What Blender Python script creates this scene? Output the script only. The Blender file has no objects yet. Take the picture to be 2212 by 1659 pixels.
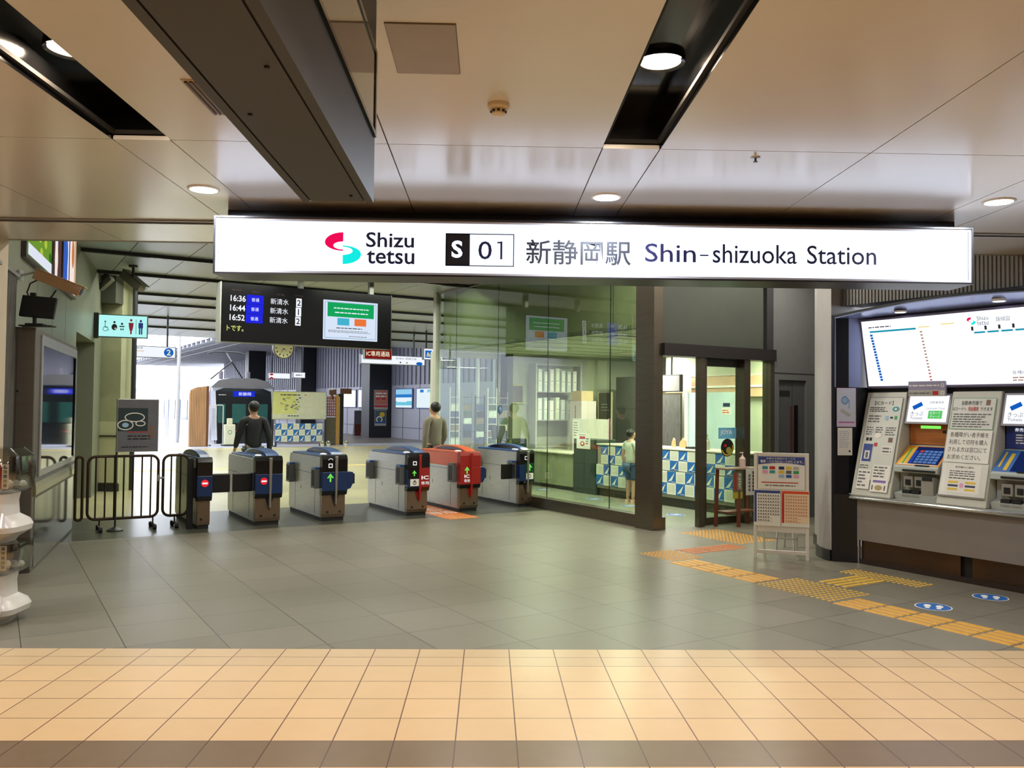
import bpy, bmesh, math, random
from mathutils import Matrix, Vector
random.seed(7)
S = bpy.context.scene
COL = S.collection
PI = math.pi

# ------------------------------------------------------------------ camera
FPX = 1825.66
CAMH = 1.637
def _cam():
    p, y, r = [math.radians(v) for v in (1.6104, 1.5460, 0.5883)]
    fwd = Vector((math.sin(y)*math.cos(p), math.cos(y)*math.cos(p), math.sin(p)))
    right = Vector((math.cos(y), -math.sin(y), 0))
    up = right.cross(fwd)
    r2 = math.cos(r)*right + math.sin(r)*up
    u2 = -math.sin(r)*right + math.cos(r)*up
    cd = bpy.data.cameras.new('camera')
    cd.sensor_fit = 'HORIZONTAL'; cd.sensor_width = 36.0; cd.lens = FPX/2212*36.0
    cd.clip_start = 0.05; cd.clip_end = 400
    co = bpy.data.objects.new('camera', cd); COL.objects.link(co)
    M = Matrix((r2, u2, -fwd)).transposed().to_4x4()
    M.translation = (0, 0, CAMH)
    co.matrix_world = M
    S.camera = co
_cam()

# ------------------------------------------------------------------ view, world
S.view_settings.view_transform = 'Standard'
S.view_settings.look = 'None'
S.view_settings.gamma = 1.0
S.view_settings.use_curve_mapping = False
S.view_settings.exposure = 0.12
try:
    S.cycles.use_denoising = True
    S.cycles.denoiser = 'OPENIMAGEDENOISE'
    S.cycles.max_bounces = 8; S.cycles.diffuse_bounces = 4; S.cycles.glossy_bounces = 4
    S.cycles.transparent_max_bounces = 16; S.cycles.transmission_bounces = 6
    S.cycles.sample_clamp_indirect = 6.0
    S.cycles.caustics_reflective = False; S.cycles.caustics_refractive = False
except Exception:
    pass
W = bpy.data.worlds.new('sky'); S.world = W; W.use_nodes = True
_bg = W.node_tree.nodes['Background']
_bg.inputs[0].default_value = (0.86, 0.91, 1.0, 1)
_bg.inputs[1].default_value = 4.0

# ------------------------------------------------------------------ lamps of the building, plus added hall fill
WARM = (1.0, 0.80, 0.58); NEUT = (0.82, 0.90, 1.0); COOL = (0.90, 0.97, 1.0); GREEN = (0.97, 1.0, 0.84)
def disk(name, loc, r, power, color, spread=PI):
    l = bpy.data.lights.new(name, 'AREA'); l.shape = 'DISK'; l.size = 2*r
    l.energy = power; l.color = color; l.spread = spread
    o = bpy.data.objects.new(name, l); COL.objects.link(o); o.location = loc
    return o
def strip(name, loc, sx, sy, power, color, rz=0.0):
    l = bpy.data.lights.new(name, 'AREA'); l.shape = 'RECTANGLE'; l.size = sx; l.size_y = sy
    l.energy = power; l.color = color
    o = bpy.data.objects.new(name, l); COL.objects.link(o); o.location = loc; o.rotation_euler = (0, 0, rz)
    return o
CZ = 3.087                 # mall ceiling
HZ = 4.0                   # station hall ceiling
C30, S30 = math.cos(PI/6), math.sin(PI/6)
def G(a, b, z=0.0):        # station grid, turned 30 degrees from the mall grid
    return Vector((C30*a - S30*b, S30*a + C30*b, z))
def AB(x, y):
    return (C30*x + S30*y, -S30*x + C30*y)
SLOTS = [(-4.78, -4.46), (-2.08, -1.764), (0.616, 0.938), (3.316, 3.638)]
SLOT_LAMPS = []
for (xa, xb) in SLOTS:
    for yy in (3.855, 1.95, 0.05, -1.85, -3.75):
        SLOT_LAMPS.append(((xa+xb)/2, yy))
        disk('downlight_lamp', ((xa+xb)/2, yy, 3.245), 0.092, 19.5, WARM)
FLUSH = [(-4.62, 5.70), (-1.934, 5.70), (0.788, 5.726), (3.483, 5.67)]
for (xx, yy) in FLUSH:
    disk('downlight_lamp', (xx, yy, CZ-0.004), 0.085, 32, NEUT)
HALL_SLOTS = [14.4, 16.6, 19.4, 21.2, 24.5, 27.5]
for k, b in enumerate(HALL_SLOTS):
    for a in (3.2, 6.2) if k < 2 else (2.8, 5.8, 9.0, 12.5):
        strip('linear_lamp', G(a, b, HZ-0.012), 2.2, 0.04, 58, GREEN, PI/6)
OFFICE_LAMPS = [(9.0, 10.6), (9.0, 13.6), (11.6, 10.6), (11.6, 13.6)]
for a, b in OFFICE_LAMPS:
    strip('office_lamp', G(a, b, 2.78), 1.2, 0.25, 95, GREEN, PI/6)
HALL_FILL = [(1.6, 9.3), (3.4, 9.6), (5.2, 9.6), (6.9, 9.3), (3.6, 7.9), (5.4, 7.4), (7.0, 6.9), (8.6, 7.6), (10.0, 7.9)]  # fill lamps added out of view to brighten the dark corridor and concourse floor
for a, b in HALL_FILL:
    disk('hall_fill_lamp', G(a, b, HZ-0.006), 0.10, 34, (1.0, 0.95, 0.84))
ALCOVE_LAMPS = [(8.0, 5.346, 2.672), (8.0, 4.337, 2.69), (8.0, 3.33, 2.66)]
for a, b, z in ALCOVE_LAMPS:
    disk('alcove_lamp', G(a, b, z), 0.05, 22, COOL)

# ------------------------------------------------------------------ helpers
def lin(c):
    return tuple((v/255/12.92 if v/255 <= 0.04045 else ((v/255+0.055)/1.055)**2.4) for v in c)
_M = {}
def PM(name, rgb, rough=0.5, metal=0.0, var=0.05, vs=6.0, coat=0.0, em=0.0, stretch=None, bump=0.0, spec=0.5, detail=3.0):
    if name in _M: return _M[name]
    m = bpy.data.materials.new(name); m.use_nodes = True
    nt = m.node_tree; N = nt.nodes; L = nt.links
    b = N['Principled BSDF']
    c = lin(rgb)
    b.inputs['Roughness'].default_value = rough
    b.inputs['Metallic'].default_value = metal
    b.inputs['Specular IOR Level'].default_value = spec
    if coat: b.inputs['Coat Weight'].default_value = coat; b.inputs['Coat Roughness'].default_value = 0.05 if coat > 0.5 else 0.16
    tc = N.new('ShaderNodeTexCoord'); nz = N.new('ShaderNodeTexNoise')
    nz.inputs['Scale'].default_value = vs; nz.inputs['Detail'].default_value = detail
    if stretch:
        mp = N.new('ShaderNodeMapping'); mp.inputs['Scale'].default_value = stretch
        L.new(tc.outputs['Object'], mp.inputs['Vector']); L.new(mp.outputs['Vector'], nz.inputs['Vector'])
    else:
        L.new(tc.outputs['Object'], nz.inputs['Vector'])
    rp = N.new('ShaderNodeValToRGB')
    rp.color_ramp.elements[0].position = 0.3; rp.color_ramp.elements[1].position = 0.7
    rp.color_ramp.elements[0].color = tuple(max(0, v*(1-var)) for v in c)+(1,)
    rp.color_ramp.elements[1].color = tuple(min(1, v*(1+var)) for v in c)+(1,)
    L.new(nz.outputs['Fac'], rp.inputs['Fac'])
    L.new(rp.outputs['Color'], b.inputs['Base Color'])
    if em:
        L.new(rp.outputs['Color'], b.inputs['Emission Color']); b.inputs['Emission Strength'].default_value = em
    if bump:
        bp = N.new('ShaderNodeBump'); bp.inputs['Strength'].default_value = bump; bp.inputs['Distance'].default_value = 0.01
        L.new(nz.outputs['Fac'], bp.inputs['Height']); L.new(bp.outputs['Normal'], b.inputs['Normal'])
    _M[name] = m
    return m
def EM(name, rgb, strength=1.0):            # something that gives off light: lamp lens, backlit face, screen pixel
    if name in _M: return _M[name]
    m = bpy.data.materials.new(name); m.use_nodes = True
    nt = m.node_tree; nt.nodes.clear()
    o = nt.nodes.new('ShaderNodeOutputMaterial'); e = nt.nodes.new('ShaderNodeEmission')
    e.inputs[0].default_value = lin(rgb)+(1,); e.inputs[1].default_value = strength
    nt.links.new(e.outputs[0], o.inputs[0]); _M[name] = m
    return m
def GLASS(name, tint=(228, 240, 228), ior=1.5, rough=0.0, base=0.0):
    if name in _M: return _M[name]
    m = bpy.data.materials.new(name); m.use_nodes = True
    nt = m.node_tree; nt.nodes.clear(); N = nt.nodes; L = nt.links
    o = N.new('ShaderNodeOutputMaterial'); t = N.new('ShaderNodeBsdfTransparent'); g = N.new('ShaderNodeBsdfGlossy')
    f = N.new('ShaderNodeFresnel'); f.inputs['IOR'].default_value = ior
    ad = N.new('ShaderNodeMath'); ad.operation = 'ADD'; ad.inputs[1].default_value = base; ad.use_clamp = True
    mx = N.new('ShaderNodeMixShader')
    t.inputs[0].default_value = lin(tint)+(1,); g.inputs['Roughness'].default_value = rough
    ge = N.new('ShaderNodeNewGeometry'); iv = N.new('ShaderNodeMath'); iv.operation = 'SUBTRACT'; iv.inputs[0].default_value = 1.0
    mu = N.new('ShaderNodeMath'); mu.operation = 'MULTIPLY'
    L.new(ge.outputs['Backfacing'], iv.inputs[1]); L.new(f.outputs[0], ad.inputs[0])
    L.new(ad.outputs[0], mu.inputs[0]); L.new(iv.outputs[0], mu.inputs[1]); L.new(mu.outputs[0], mx.inputs[0])
    L.new(t.outputs[0], mx.inputs[1]); L.new(g.outputs[0], mx.inputs[2]); L.new(mx.outputs[0], o.inputs[0])
    _M[name] = m
    return m
def GRIDM(name, rgb, grout, px, py, ox=0.0, oy=0.0, gw=0.006, rough=0.35, var=0.07, cell=0.06, bump=0.0, spec=0.5, vs=9.0, gmix=1.0):
    """stone or ceramic paving: joints on a px by py lattice, every slab a slightly different tone"""
    if name in _M: return _M[name]
    m = bpy.data.materials.new(name); m.use_nodes = True
    nt = m.node_tree; N = nt.nodes; L = nt.links
    b = N['Principled BSDF']; b.inputs['Roughness'].default_value = rough; b.inputs['Specular IOR Level'].default_value = spec
    tc = N.new('ShaderNodeTexCoord'); sp = N.new('ShaderNodeSeparateXYZ'); L.new(tc.outputs['Object'], sp.inputs[0])
    def ma(op, a, v=None, c=None):
        n = N.new('ShaderNodeMath'); n.operation = op
        for i, q in enumerate((a, v, c)):
            if q is None: continue
            if isinstance(q, (int, float)): n.inputs[i].default_value = q
            else: L.new(q, n.inputs[i])
        return n.outputs[0]
    def axis(out, p, off):
        q = ma('DIVIDE', ma('SUBTRACT', out, off), p)
        fr = ma('FRACT', q); d = ma('MINIMUM', fr, ma('SUBTRACT', 1.0, fr))
        return ma('FLOOR', q), ma('LESS_THAN', ma('MULTIPLY', d, p), gw/2)
    ix, lx = axis(sp.outputs['X'], px, ox)
    iy, ly = axis(sp.outputs['Y'], py, oy)
    mask = ma('MAXIMUM', lx, ly)
    cv = N.new('ShaderNodeCombineXYZ'); L.new(ix, cv.inputs[0]); L.new(iy, cv.inputs[1])
    wn = N.new('ShaderNodeTexWhiteNoise'); wn.noise_dimensions = '2D'; L.new(cv.outputs[0], wn.inputs['Vector'])
    nz = N.new('ShaderNodeTexNoise'); nz.inputs['Scale'].default_value = vs; nz.inputs['Detail'].default_value = 6
    L.new(tc.outputs['Object'], nz.inputs['Vector'])
    n2 = N.new('ShaderNodeTexNoise'); n2.inputs['Scale'].default_value = 140; n2.inputs['Detail'].default_value = 2
    L.new(tc.outputs['Object'], n2.inputs['Vector'])
    val = ma('ADD', ma('MULTIPLY', ma('SUBTRACT', wn.outputs['Value'], 0.5), cell*2),
             ma('ADD', ma('MULTIPLY', ma('SUBTRACT', nz.outputs['Fac'], 0.5), var*3), ma('MULTIPLY', ma('SUBTRACT', n2.outputs['Fac'], 0.5), var*0.8)))
    fac = ma('ADD', val, 1.0)
    hs = N.new('ShaderNodeHueSaturation'); hs.inputs['Color'].default_value = lin(rgb)+(1,); L.new(fac, hs.inputs['Value'])
    mx = N.new('ShaderNodeMix'); mx.data_type = 'RGBA'
    L.new(ma('MULTIPLY', mask, gmix), mx.inputs[0]); L.new(hs.outputs[0], mx.inputs[6]); mx.inputs[7].default_value = lin(grout)+(1,)
    L.new(mx.outputs[2], b.inputs['Base Color'])
    _M[name] = m
    return m

_glyph = {}
def glyphs(s, bold=0.0):
    k = (s, bold)
    if k in _glyph: return _glyph[k]
    c = bpy.data.curves.new('lettering', 'FONT'); c.body = s; c.size = 1; c.resolution_u = 3; c.offset = bold
    o = bpy.data.objects.new('lettering', c); COL.objects.link(o)
    bpy.context.view_layer.update()
    me = o.evaluated_get(bpy.context.evaluated_depsgraph_get()).to_mesh()
    vs = [(v.co.x, v.co.y) for v in me.vertices]; fs = [tuple(p.vertices) for p in me.polygons]
    bpy.data.objects.remove(o); bpy.data.curves.remove(c)
    x0 = min(v[0] for v in vs); x1 = max(v[0] for v in vs); y0 = min(v[1] for v in vs); y1 = max(v[1] for v in vs)
    _glyph[k] = ([((x-x0)/(x1-x0), (y-y0)/(y1-y0)) for x, y in vs], fs, (x1-x0)/(y1-y0))
    return _glyph[k]

class MB:
    def __init__(s, T=None):
        s.v = []; s.f = []; s.m = []; s.mats = []; s.T = T or Matrix.Identity(4)
    def mi(s, m):
        if m not in s.mats: s.mats.append(m)
        return s.mats.index(m)
    def add(s, vs, fs, m):
        o = len(s.v); k = s.mi(m)
        s.v += [tuple(s.T @ Vector(p)) for p in vs]
        s.f += [tuple(i+o for i in f) for f in fs]; s.m += [k]*len(fs)
        return s
    def box(s, x0, x1, y0, y1, z0, z1, m):
        v = [(x, y, z) for z in (z0, z1) for y in (y0, y1) for x in (x0, x1)]
        return s.add(v, [(0, 2, 3, 1), (4, 5, 7, 6), (0, 1, 5, 4), (2, 6, 7, 3), (0, 4, 6, 2), (1, 3, 7, 5)], m)
    def hexa(s, p, m):     # eight corners: bottom loop then top loop
        return s.add(p, [(3, 2, 1, 0), (4, 5, 6, 7), (0, 1, 5, 4), (1, 2, 6, 5), (2, 3, 7, 6), (3, 0, 4, 7)], m)
    def quad(s, a, b, c, d, m):
        return s.add([a, b, c, d], [(0, 1, 2, 3)], m)
    def prism(s, pts, lo, hi, ax, m):
        n = len(pts)
        def P(p, t): return (t, p[0], p[1]) if ax == 'x' else ((p[0], t, p[1]) if ax == 'y' else (p[0], p[1], t))
        v = [P(p, lo) for p in pts]+[P(p, hi) for p in pts]
        f = [tuple(range(n))[::-1], tuple(range(n, 2*n))]+[(i, (i+1) % n, n+(i+1) % n, n+i) for i in range(n)]
        return s.add(v, f, m)
    def cyl(s, p, q, r, m, seg=16, r2=None, caps=True):
        p = Vector(p); q = Vector(q); d = (q-p).normalized(); r2 = r if r2 is None else r2
        u = d.orthogonal().normalized(); w = d.cross(u)
        v = []
        for c, rr in ((p, r), (q, r2)):
            for i in range(seg):
                t = 2*PI*i/seg; v.append(c+(u*math.cos(t)+w*math.sin(t))*rr)
        f = [(i, (i+1) % seg, seg+(i+1) % seg, seg+i) for i in range(seg)]
        if caps: f += [tuple(range(seg))[::-1], tuple(range(seg, 2*seg))]
        return s.add(v, f, m)
    def tube(s, pts, r, m, seg=8, closed=False):
        pts = [Vector(p) for p in pts]; n = len(pts); v = []; prev = None
        for i, p in enumerate(pts):
            a = pts[(i-1) % n] if (closed or i > 0) else p
            b = pts[(i+1) % n] if (closed or i < n-1) else p
            d = (b-a).normalized()
            u = d.orthogonal().normalized() if prev is None else (prev-d*prev.dot(d)).normalized()
            prev = u; w = d.cross(u)
            for k in range(seg):
                t = 2*PI*k/seg; v.append(p+(u*math.cos(t)+w*math.sin(t))*r)
        f = []
        for i in range(n if closed else n-1):
            j = (i+1) % n
            for k in range(seg):
                f.append((i*seg+k, i*seg+(k+1) % seg, j*seg+(k+1) % seg, j*seg+k))
        if not closed: f += [tuple(range(seg))[::-1], tuple(range((n-1)*seg, n*seg))]
        return s.add(v, f, m)
    def lathe(s, prof, c, m, seg=24, sx=1.0, sy=1.0):
        v = []; n = len(prof)
        for r, z in prof:
            for k in range(seg):
                t = 2*PI*k/seg; v.append((c[0]+r*sx*math.cos(t), c[1]+r*sy*math.sin(t), c[2]+z))
        f = [(i*seg+k, i*seg+(k+1) % seg, (i+1)*seg+(k+1) % seg, (i+1)*seg+k) for i in range(n-1) for k in range(seg)]
        f += [tuple(range(seg))[::-1], tuple(range((n-1)*seg, n*seg))]
        return s.add(v, f, m)
    def ball(s, c, r, m, seg=16, rings=10, sc=(1, 1, 1)):
        pr = [(max(1e-4, r*math.sin(PI*i/rings)), -r*math.cos(PI*i/rings)*sc[2]) for i in range(rings+1)]
        return s.lathe(pr, c, m, seg, sc[0], sc[1])
    def obj(s, name, parent=None, smooth=False, bevel=0.0, ang=35):
        me = bpy.data.meshes.new(name)
        me.from_pydata(s.v, [], s.f)
        for m in s.mats: me.materials.append(m)
        me.polygons.foreach_set('material_index', s.m)
        bm = bmesh.new(); bm.from_mesh(me)
        bmesh.ops.recalc_face_normals(bm, faces=bm.faces)
        bm.to_mesh(me); bm.free()
        if smooth:
            me.polygons.foreach_set('use_smooth', [True]*len(me.polygons)); me.set_sharp_from_angle(angle=math.radians(ang))
        me.update()
        o = bpy.data.objects.new(name, me); COL.objects.link(o)
        if parent is not None: o.parent = parent
        if bevel:
            b = o.modifiers.new('edge', 'BEVEL'); b.width = bevel; b.segments = 2; b.limit_method = 'ANGLE'; b.angle_limit = math.radians(40)
        return o
class Print:
    """ink, film or pixels on a flat face: u to the right, v up, seen from the side the normal points to"""
    def __init__(s, mb, o, u, v):
        s.mb = mb; s.o = Vector(o); s.u = Vector(u).normalized(); s.w = Vector(v).normalized(); s.n = s.u.cross(s.w)
    def P(s, a, b, d): return s.o+s.u*a+s.w*b+s.n*d
    def rect(s, a0, b0, a1, b1, m, d=0.001):
        s.mb.quad(s.P(a0, b0, d), s.P(a1, b0, d), s.P(a1, b1, d), s.P(a0, b1, d), m); return s
    def poly(s, pts, m, d=0.001):
        s.mb.add([s.P(a, b, d) for a, b in pts], [tuple(range(len(pts)))], m); return s
    def ell(s, a, b, ra, rb, m, d=0.001, seg=24):
        return s.poly([(a+ra*math.cos(2*PI*i/seg), b+rb*math.sin(2*PI*i/seg)) for i in range(seg)], m, d)
    def ring(s, a, b, r0, r1, m, d=0.001, seg=24, t0=0.0, t1=2*PI):
        for i in range(seg):
            p, q = t0+(t1-t0)*i/seg, t0+(t1-t0)*(i+1)/seg
            s.poly([(a+r0*math.cos(p), b+r0*math.sin(p)), (a+r1*math.cos(p), b+r1*math.sin(p)),
                    (a+r1*math.cos(q), b+r1*math.sin(q)), (a+r0*math.cos(q), b+r0*math.sin(q))], m, d)
        return s
    def frame(s, a0, b0, a1, b1, t, m, d=0.001):
        s.rect(a0, b0, a1, b0+t, m, d); s.rect(a0, b1-t, a1, b1, m, d); s.rect(a0, b0+t, a0+t, b1-t, m, d); s.rect(a1-t, b0+t, a1, b1-t, m, d); return s
    def text(s, t, a0, b0, a1, b1, m, d=0.002, bold=0.0):
        vs, fs, _ = glyphs(t, bold)
        s.mb.add([s.P(a0+(a1-a0)*x, b0+(b1-b0)*y, d) for x, y in vs], fs, m); return s
    def texth(s, t, a0, b0, h, m, d=0.002, bold=0.0, anchor=0.0):
        _, _, r = glyphs(t, bold); w = h*r
        return s.text(t, a0-anchor*w, b0, a0-anchor*w+w, b0+h, m, d, bold)
    def lines(s, a0, b0, a1, b1, n, m, d=0.002, fill=0.45, rnd=0.25):   # fine print too small to read
        h = (b1-b0)/n
        for i in range(n):
            e = a1-(a1-a0)*random.random()*rnd; y = b1-h*(i+0.5); x = a0
            while x < e-1e-6:
                w = min(e-x, h*random.uniform(0.8, 2.6)); s.rect(x, y-h*fill/2, x+w, y+h*fill/2, m, d); x += w+h*0.35
        return s
def tag(o, label=None, cat=None, group=None, kind=None):
    if label: o['label'] = label
    if cat: o['category'] = cat
    if group: o['group'] = group
    if kind: o['kind'] = kind
    return o
def thing(name, label, cat, loc=(0, 0, 0), rz=0.0, group=None):
    o = bpy.data.objects.new(name, None); COL.objects.link(o)
    o.empty_display_size = 0.1; o.location = loc; o.rotation_euler = (0, 0, rz)
    return tag(o, label, cat, group)
def st(name, mb, **k):
    return tag(mb.obj(name, **k), kind='structure')
def copy_tree(o, parent=None):
    c = o.copy(); COL.objects.link(c); c.parent = parent
    for ch in [x for x in bpy.data.objects if x.parent is o]: copy_tree(ch, c)
    return c
RZ = PI/6
R30 = Matrix.Rotation(RZ, 4, 'Z')
R30I = R30.inverted()

# ------------------------------------------------------------------ palette
WHITE = PM('white_paint', (225, 222, 214), 0.45, var=0.03)
CEIL = PM('ceiling_panel', (208, 206, 204), 0.24, var=0.015, vs=2, spec=0.7, coat=0.35)
BLACK = PM('black_gloss', (10, 10, 11), 0.12, var=0.1)
BLACKM = PM('black_matt', (20, 20, 22), 0.55)
DKGREY = PM('dark_grey_metal', (62, 62, 60), 0.38, 0.5, var=0.06)
CHAR = PM('charcoal', (44, 44, 46), 0.5)
GREY = PM('grey_paint', (128, 127, 124), 0.5)
LGREY = PM('light_grey', (182, 181, 176), 0.45)
STEEL = PM('brushed_steel', (176, 172, 166), 0.34, 0.9, var=0.10, vs=5, stretch=(1, 1, 40))
STEELH = PM('brushed_steel_flat', (168, 164, 158), 0.38, 0.85, var=0.10, vs=5, stretch=(30, 1, 1))
CHROME = PM('chrome', (215, 215, 215), 0.12, 1.0, var=0.02)
ALU = PM('aluminium', (190, 190, 192), 0.35, 0.8)
NAVY = PM('navy', (22, 38, 78), 0.4)
BLUE = PM('blue', (24, 84, 170), 0.45)
RED = PM('red', (190, 28, 36), 0.45)
ORANGE = PM('orange', (226, 78, 34), 0.4)
YEL = PM('yellow', (228, 190, 48), 0.5)
INK = PM('ink', (22, 22, 30), 0.6)
INKG = PM('ink_grey', (96, 98, 104), 0.6)
PAPER = PM('paper', (234, 232, 224), 0.6, var=0.02)
RUBBER = PM('rubber', (26, 26, 27), 0.75)
GREENP = PM('green_print', (48, 160, 90), 0.5)
TEALP = PM('teal_print', (44, 150, 160), 0.5)
PINK = PM('pink_print', (226, 160, 196), 0.5)
LEDW = EM('pixel_white', (240, 244, 255), 1.0)

# ================================================================== SETTING
TILE = GRIDM('ceramic_tile', (214, 182, 138), (104, 70, 58), 0.3, 0.3, -0.147, 3.902, 0.0065, 0.30, 0.03, 0.035)
TILEN = GRIDM('ceramic_tile_narrow', (204, 176, 136), (104, 70, 58), 0.3, 0.187, -0.147, 5.402, 0.0065, 0.30, 0.03, 0.035)
TILED = GRIDM('ceramic_tile_brown', (120, 100, 78), (84, 58, 48), 0.3, 0.3, -0.147, 3.902, 0.0065, 0.30, 0.08, 0.05)
STONE = GRIDM('grey_stone', (120, 115, 101), (60, 57, 52), 0.6, 0.6, 0.2, 0.245, 0.007, 0.36, 0.05, 0.09)
STONED = GRIDM('dark_stone', (74, 75, 66), (66, 64, 58), 0.6, 0.6, 0.2, 0.5, 0.006, 0.28, 0.05, 0.03)
STONEY = GRIDM('pale_stone', (178, 172, 134), (150, 144, 110), 0.6, 0.6, 0.2, 0.5, 0.006, 0.28, 0.05, 0.03)
PLATF = GRIDM('platform_paving', (176, 176, 184), (150, 150, 158), 0.3, 0.3, 0, 0, 0.006, 0.5, 0.05, 0.04)
OFFL = GRIDM('office_vinyl', (148, 152, 132), (126, 130, 112), 0.45, 0.45, 0, 0, 0.004, 0.25, 0.04, 0.03)

def slab(name, x0, x1, y0, y1, m, z0=-0.06, z1=0.0):
    return st(name, MB().box(x0, x1, y0, y1, z0, z1, m))
slab('floor', -10, 11, -8.5, 3.902, TILE)
slab('floor', -10, 11, 3.902, 4.202, TILED)
slab('floor', -10, 11, 4.202, 5.402, TILE)
slab('floor', -10, 11, 5.402, 5.776, TILEN)
def rot_floor(name, pts, m, z0=-0.06, z1=0.0):
    o = st(name, MB().prism(pts, z0, z1, 'z', m)); o.rotation_euler = (0, 0, RZ); return o
LB = (5.776-0.5*13)/C30
rot_floor('floor', [((5.776-C30*11.3)/S30, 11.3), (13, LB), (13, 8.78), (7.75, 8.78), (7.75, 11.3)], STONE)
rot_floor('floor', [(-3, 11.3), (7.75, 11.3), (7.75, 13.5), (-3, 13.5)], STONED)
rot_floor('floor', [(-6, 13.5), (7.75, 13.5), (7.75, 16.0), (21, 16.0), (21, 33.0), (-6, 33.0)], STONEY)
rot_floor('floor', [(7.75, 8.78), (15, 8.78), (15, 16.0), (7.75, 16.0)], OFFL)
rot_floor('floor', [(-6, 33.0), (21, 33.0), (21, 35.2), (10.6, 35.2), (10.6, 110), (10.5, 110), (10.5, 35.2), (7.1, 35.2), (7.1, 110), (-6, 110)], PLATF)
rot_floor('floor', [(10.6, 35.2), (21, 35.2), (21, 110), (10.6, 110)], GRIDM('platform_brown', (116, 108, 100), (96, 90, 84), 0.3, 0.3, 0, 0, 0.006, 0.4, 0.05, 0.04))
rot_floor('floor', [(7.1, 35.2), (10.5, 35.2), (10.5, 110), (7.1, 110)], PM('ballast', (120, 112, 104), 0.9, var=0.25, vs=30), -1.25, -1.1)

# --- mall ceiling: metal panels with open joints over a dark void, troughs between them
cm = MB(); VOID = PM('ceiling_void', (30, 28, 26), 0.8)
GAP = 0.007
xs = []
for i, (xa, xb) in enumerate(SLOTS):
    xs.append((xa, xb, True))
    nx = SLOTS[i+1][0] if i+1 < len(SLOTS) else xb+2.38
    mid = (xb+nx)/2
    xs.append((xb, mid, False)); xs.append((mid, nx, False))
xs.append((6.018, 6.34, True)); xs.append((6.34, 8.4, False)); xs.append((8.4, 10.6, False))
xs.insert(0, (-6.0, -4.78, False)); xs.insert(0, (-10, -6.0, False))
rows = [(-8.5, -5.35), (-5.35, -0.35), (-0.35, 4.65), (4.65, 6.68)]
for (xa, xb, sl) in xs:
    for (ya, yb) in rows:
        if sl and yb < 5: continue
        cm.box(xa+GAP/2, xb-GAP/2, ya+GAP/2, yb-GAP/2, CZ, CZ+0.022, CEIL)
    cm.box(xa+GAP/2, xb-GAP/2, 6.80, 7.60, CZ, CZ+0.022, CEIL)
cm.box(-10, 11, 4.64, 7.6, CZ+0.03, CZ+0.05, VOID)
for (xa, xb, sl) in xs:
    if not sl: cm.box(xa-0.02, xb+0.02, -8.5, 4.64, CZ+0.03, CZ+0.05, VOID)
st('ceiling', cm)
tr = MB()
for (xa, xb, sl) in xs:
    if not sl: continue
    ya, yb = -8.5, 4.655
    tr.box(xa-0.03, xb+0.03, ya, yb+0.03, 3.265, 3.285, BLACK)
    tr.box(xa-0.03, xa-0.002, ya, yb+0.03, CZ+0.001, 3.265, BLACK); tr.box(xb+0.002, xb+0.03, ya, yb+0.03, CZ+0.001, 3.265, BLACK)
    tr.box(xa-0.002, xb+0.002, yb, yb+0.03, CZ+0.022, 3.265, BLACK)
st('trim_1', tr)
sh = MB()     # shutter slot at the edge of the mall
sh.box(-10, 11, 6.685, 6.70, CZ-0.012, CZ+0.06, ALU); sh.box(-10, 11, 6.78, 6.795, CZ-0.012, CZ+0.06, ALU)
sh.box(-10, 11, 6.70, 6.78, CZ+0.05, CZ+0.06, LGREY)
st('trim_2', sh)
fb = MB(); fb.box(-10, 11, 7.58, 7.62, CZ-0.004, HZ+0.05, PM('fascia', (150, 152, 148), 0.5)); st('trim_3', fb)

# --- hall ceiling
HC = PM('hall_ceiling', (150, 155, 160), 0.32, var=0.02, vs=2, spec=0.6)
hm = MB(Matrix.Identity(4))
bs = []; prev = 5.0
for b in HALL_SLOTS:
    bs.append((prev, b-0.09)); prev = b+0.09
bs.append((prev, 31.0))
acut = [-8]+[round(0.02+0.87*i, 3) for i in range(-6, 24)]
for (b0, b1) in bs:
    for i in range(len(acut)-1):
        a0, a1 = acut[i]+0.006, acut[i+1]-0.006
        lo = (7.62-0.5*max(a0, a1))/C30 if True else 0
        bb = max(b0, (7.62-0.5*a0)/C30)
        if bb > b1-0.05: continue
        hm.box(a0, a1, bb, b1, HZ, HZ+0.03, HC)
hm.box(-8, 20, 4, 31, HZ+0.14, HZ+0.16, VOID)
for b in HALL_SLOTS:
    hm.box(-8, 20, b-0.115, b-0.09, HZ-0.055, HZ+0.14, BLACKM); hm.box(-8, 20, b+0.09, b+0.115, HZ-0.03, HZ+0.14, BLACKM)
o = st('ceiling', hm); o.rotation_euler = (0, 0, RZ)

# --- left wall, its own angle (19 degrees)
LP = Vector((-6.10, 12.61, 0)); LRZ = math.atan2(0.946, -0.326)
TL = Matrix.Translation(LP) @ Matrix.Rotation(LRZ, 4, 'Z')      # x runs away along the wall, -y faces the hall
def LW(s, off, z): return TL @ Vector((s, -off, z))
WG = PM('wall_green_grey', (120, 124, 108), 0.42, var=0.03)
WC = PM('wall_cream', (206, 204, 168), 0.5, var=0.02)
WJ = PM('wall_jamb', (112, 110, 88), 0.45)
w = MB(TL)
w.box(-5.6, 0.04, 0, 0.3, 0, HZ, WG); w.box(0.04, 2.46, 0, 0.3, 2.70, HZ, WG); w.box(2.46, 3.66, 0, 0.3, 0, HZ, WG)
for q in (-3.3, -2.2, -1.1): w.box(q-0.004, q+0.004, -0.002, 0.0, 2.4, HZ, INKG)
st('wall_left', w)
w = MB(TL); RIBG = PM('ribbed_grey', (124, 122, 116), 0.4, 0.3)
w.box(-5.6, -4.66, -0.03, -0.001, 0, 2.84, RIBG)
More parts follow.
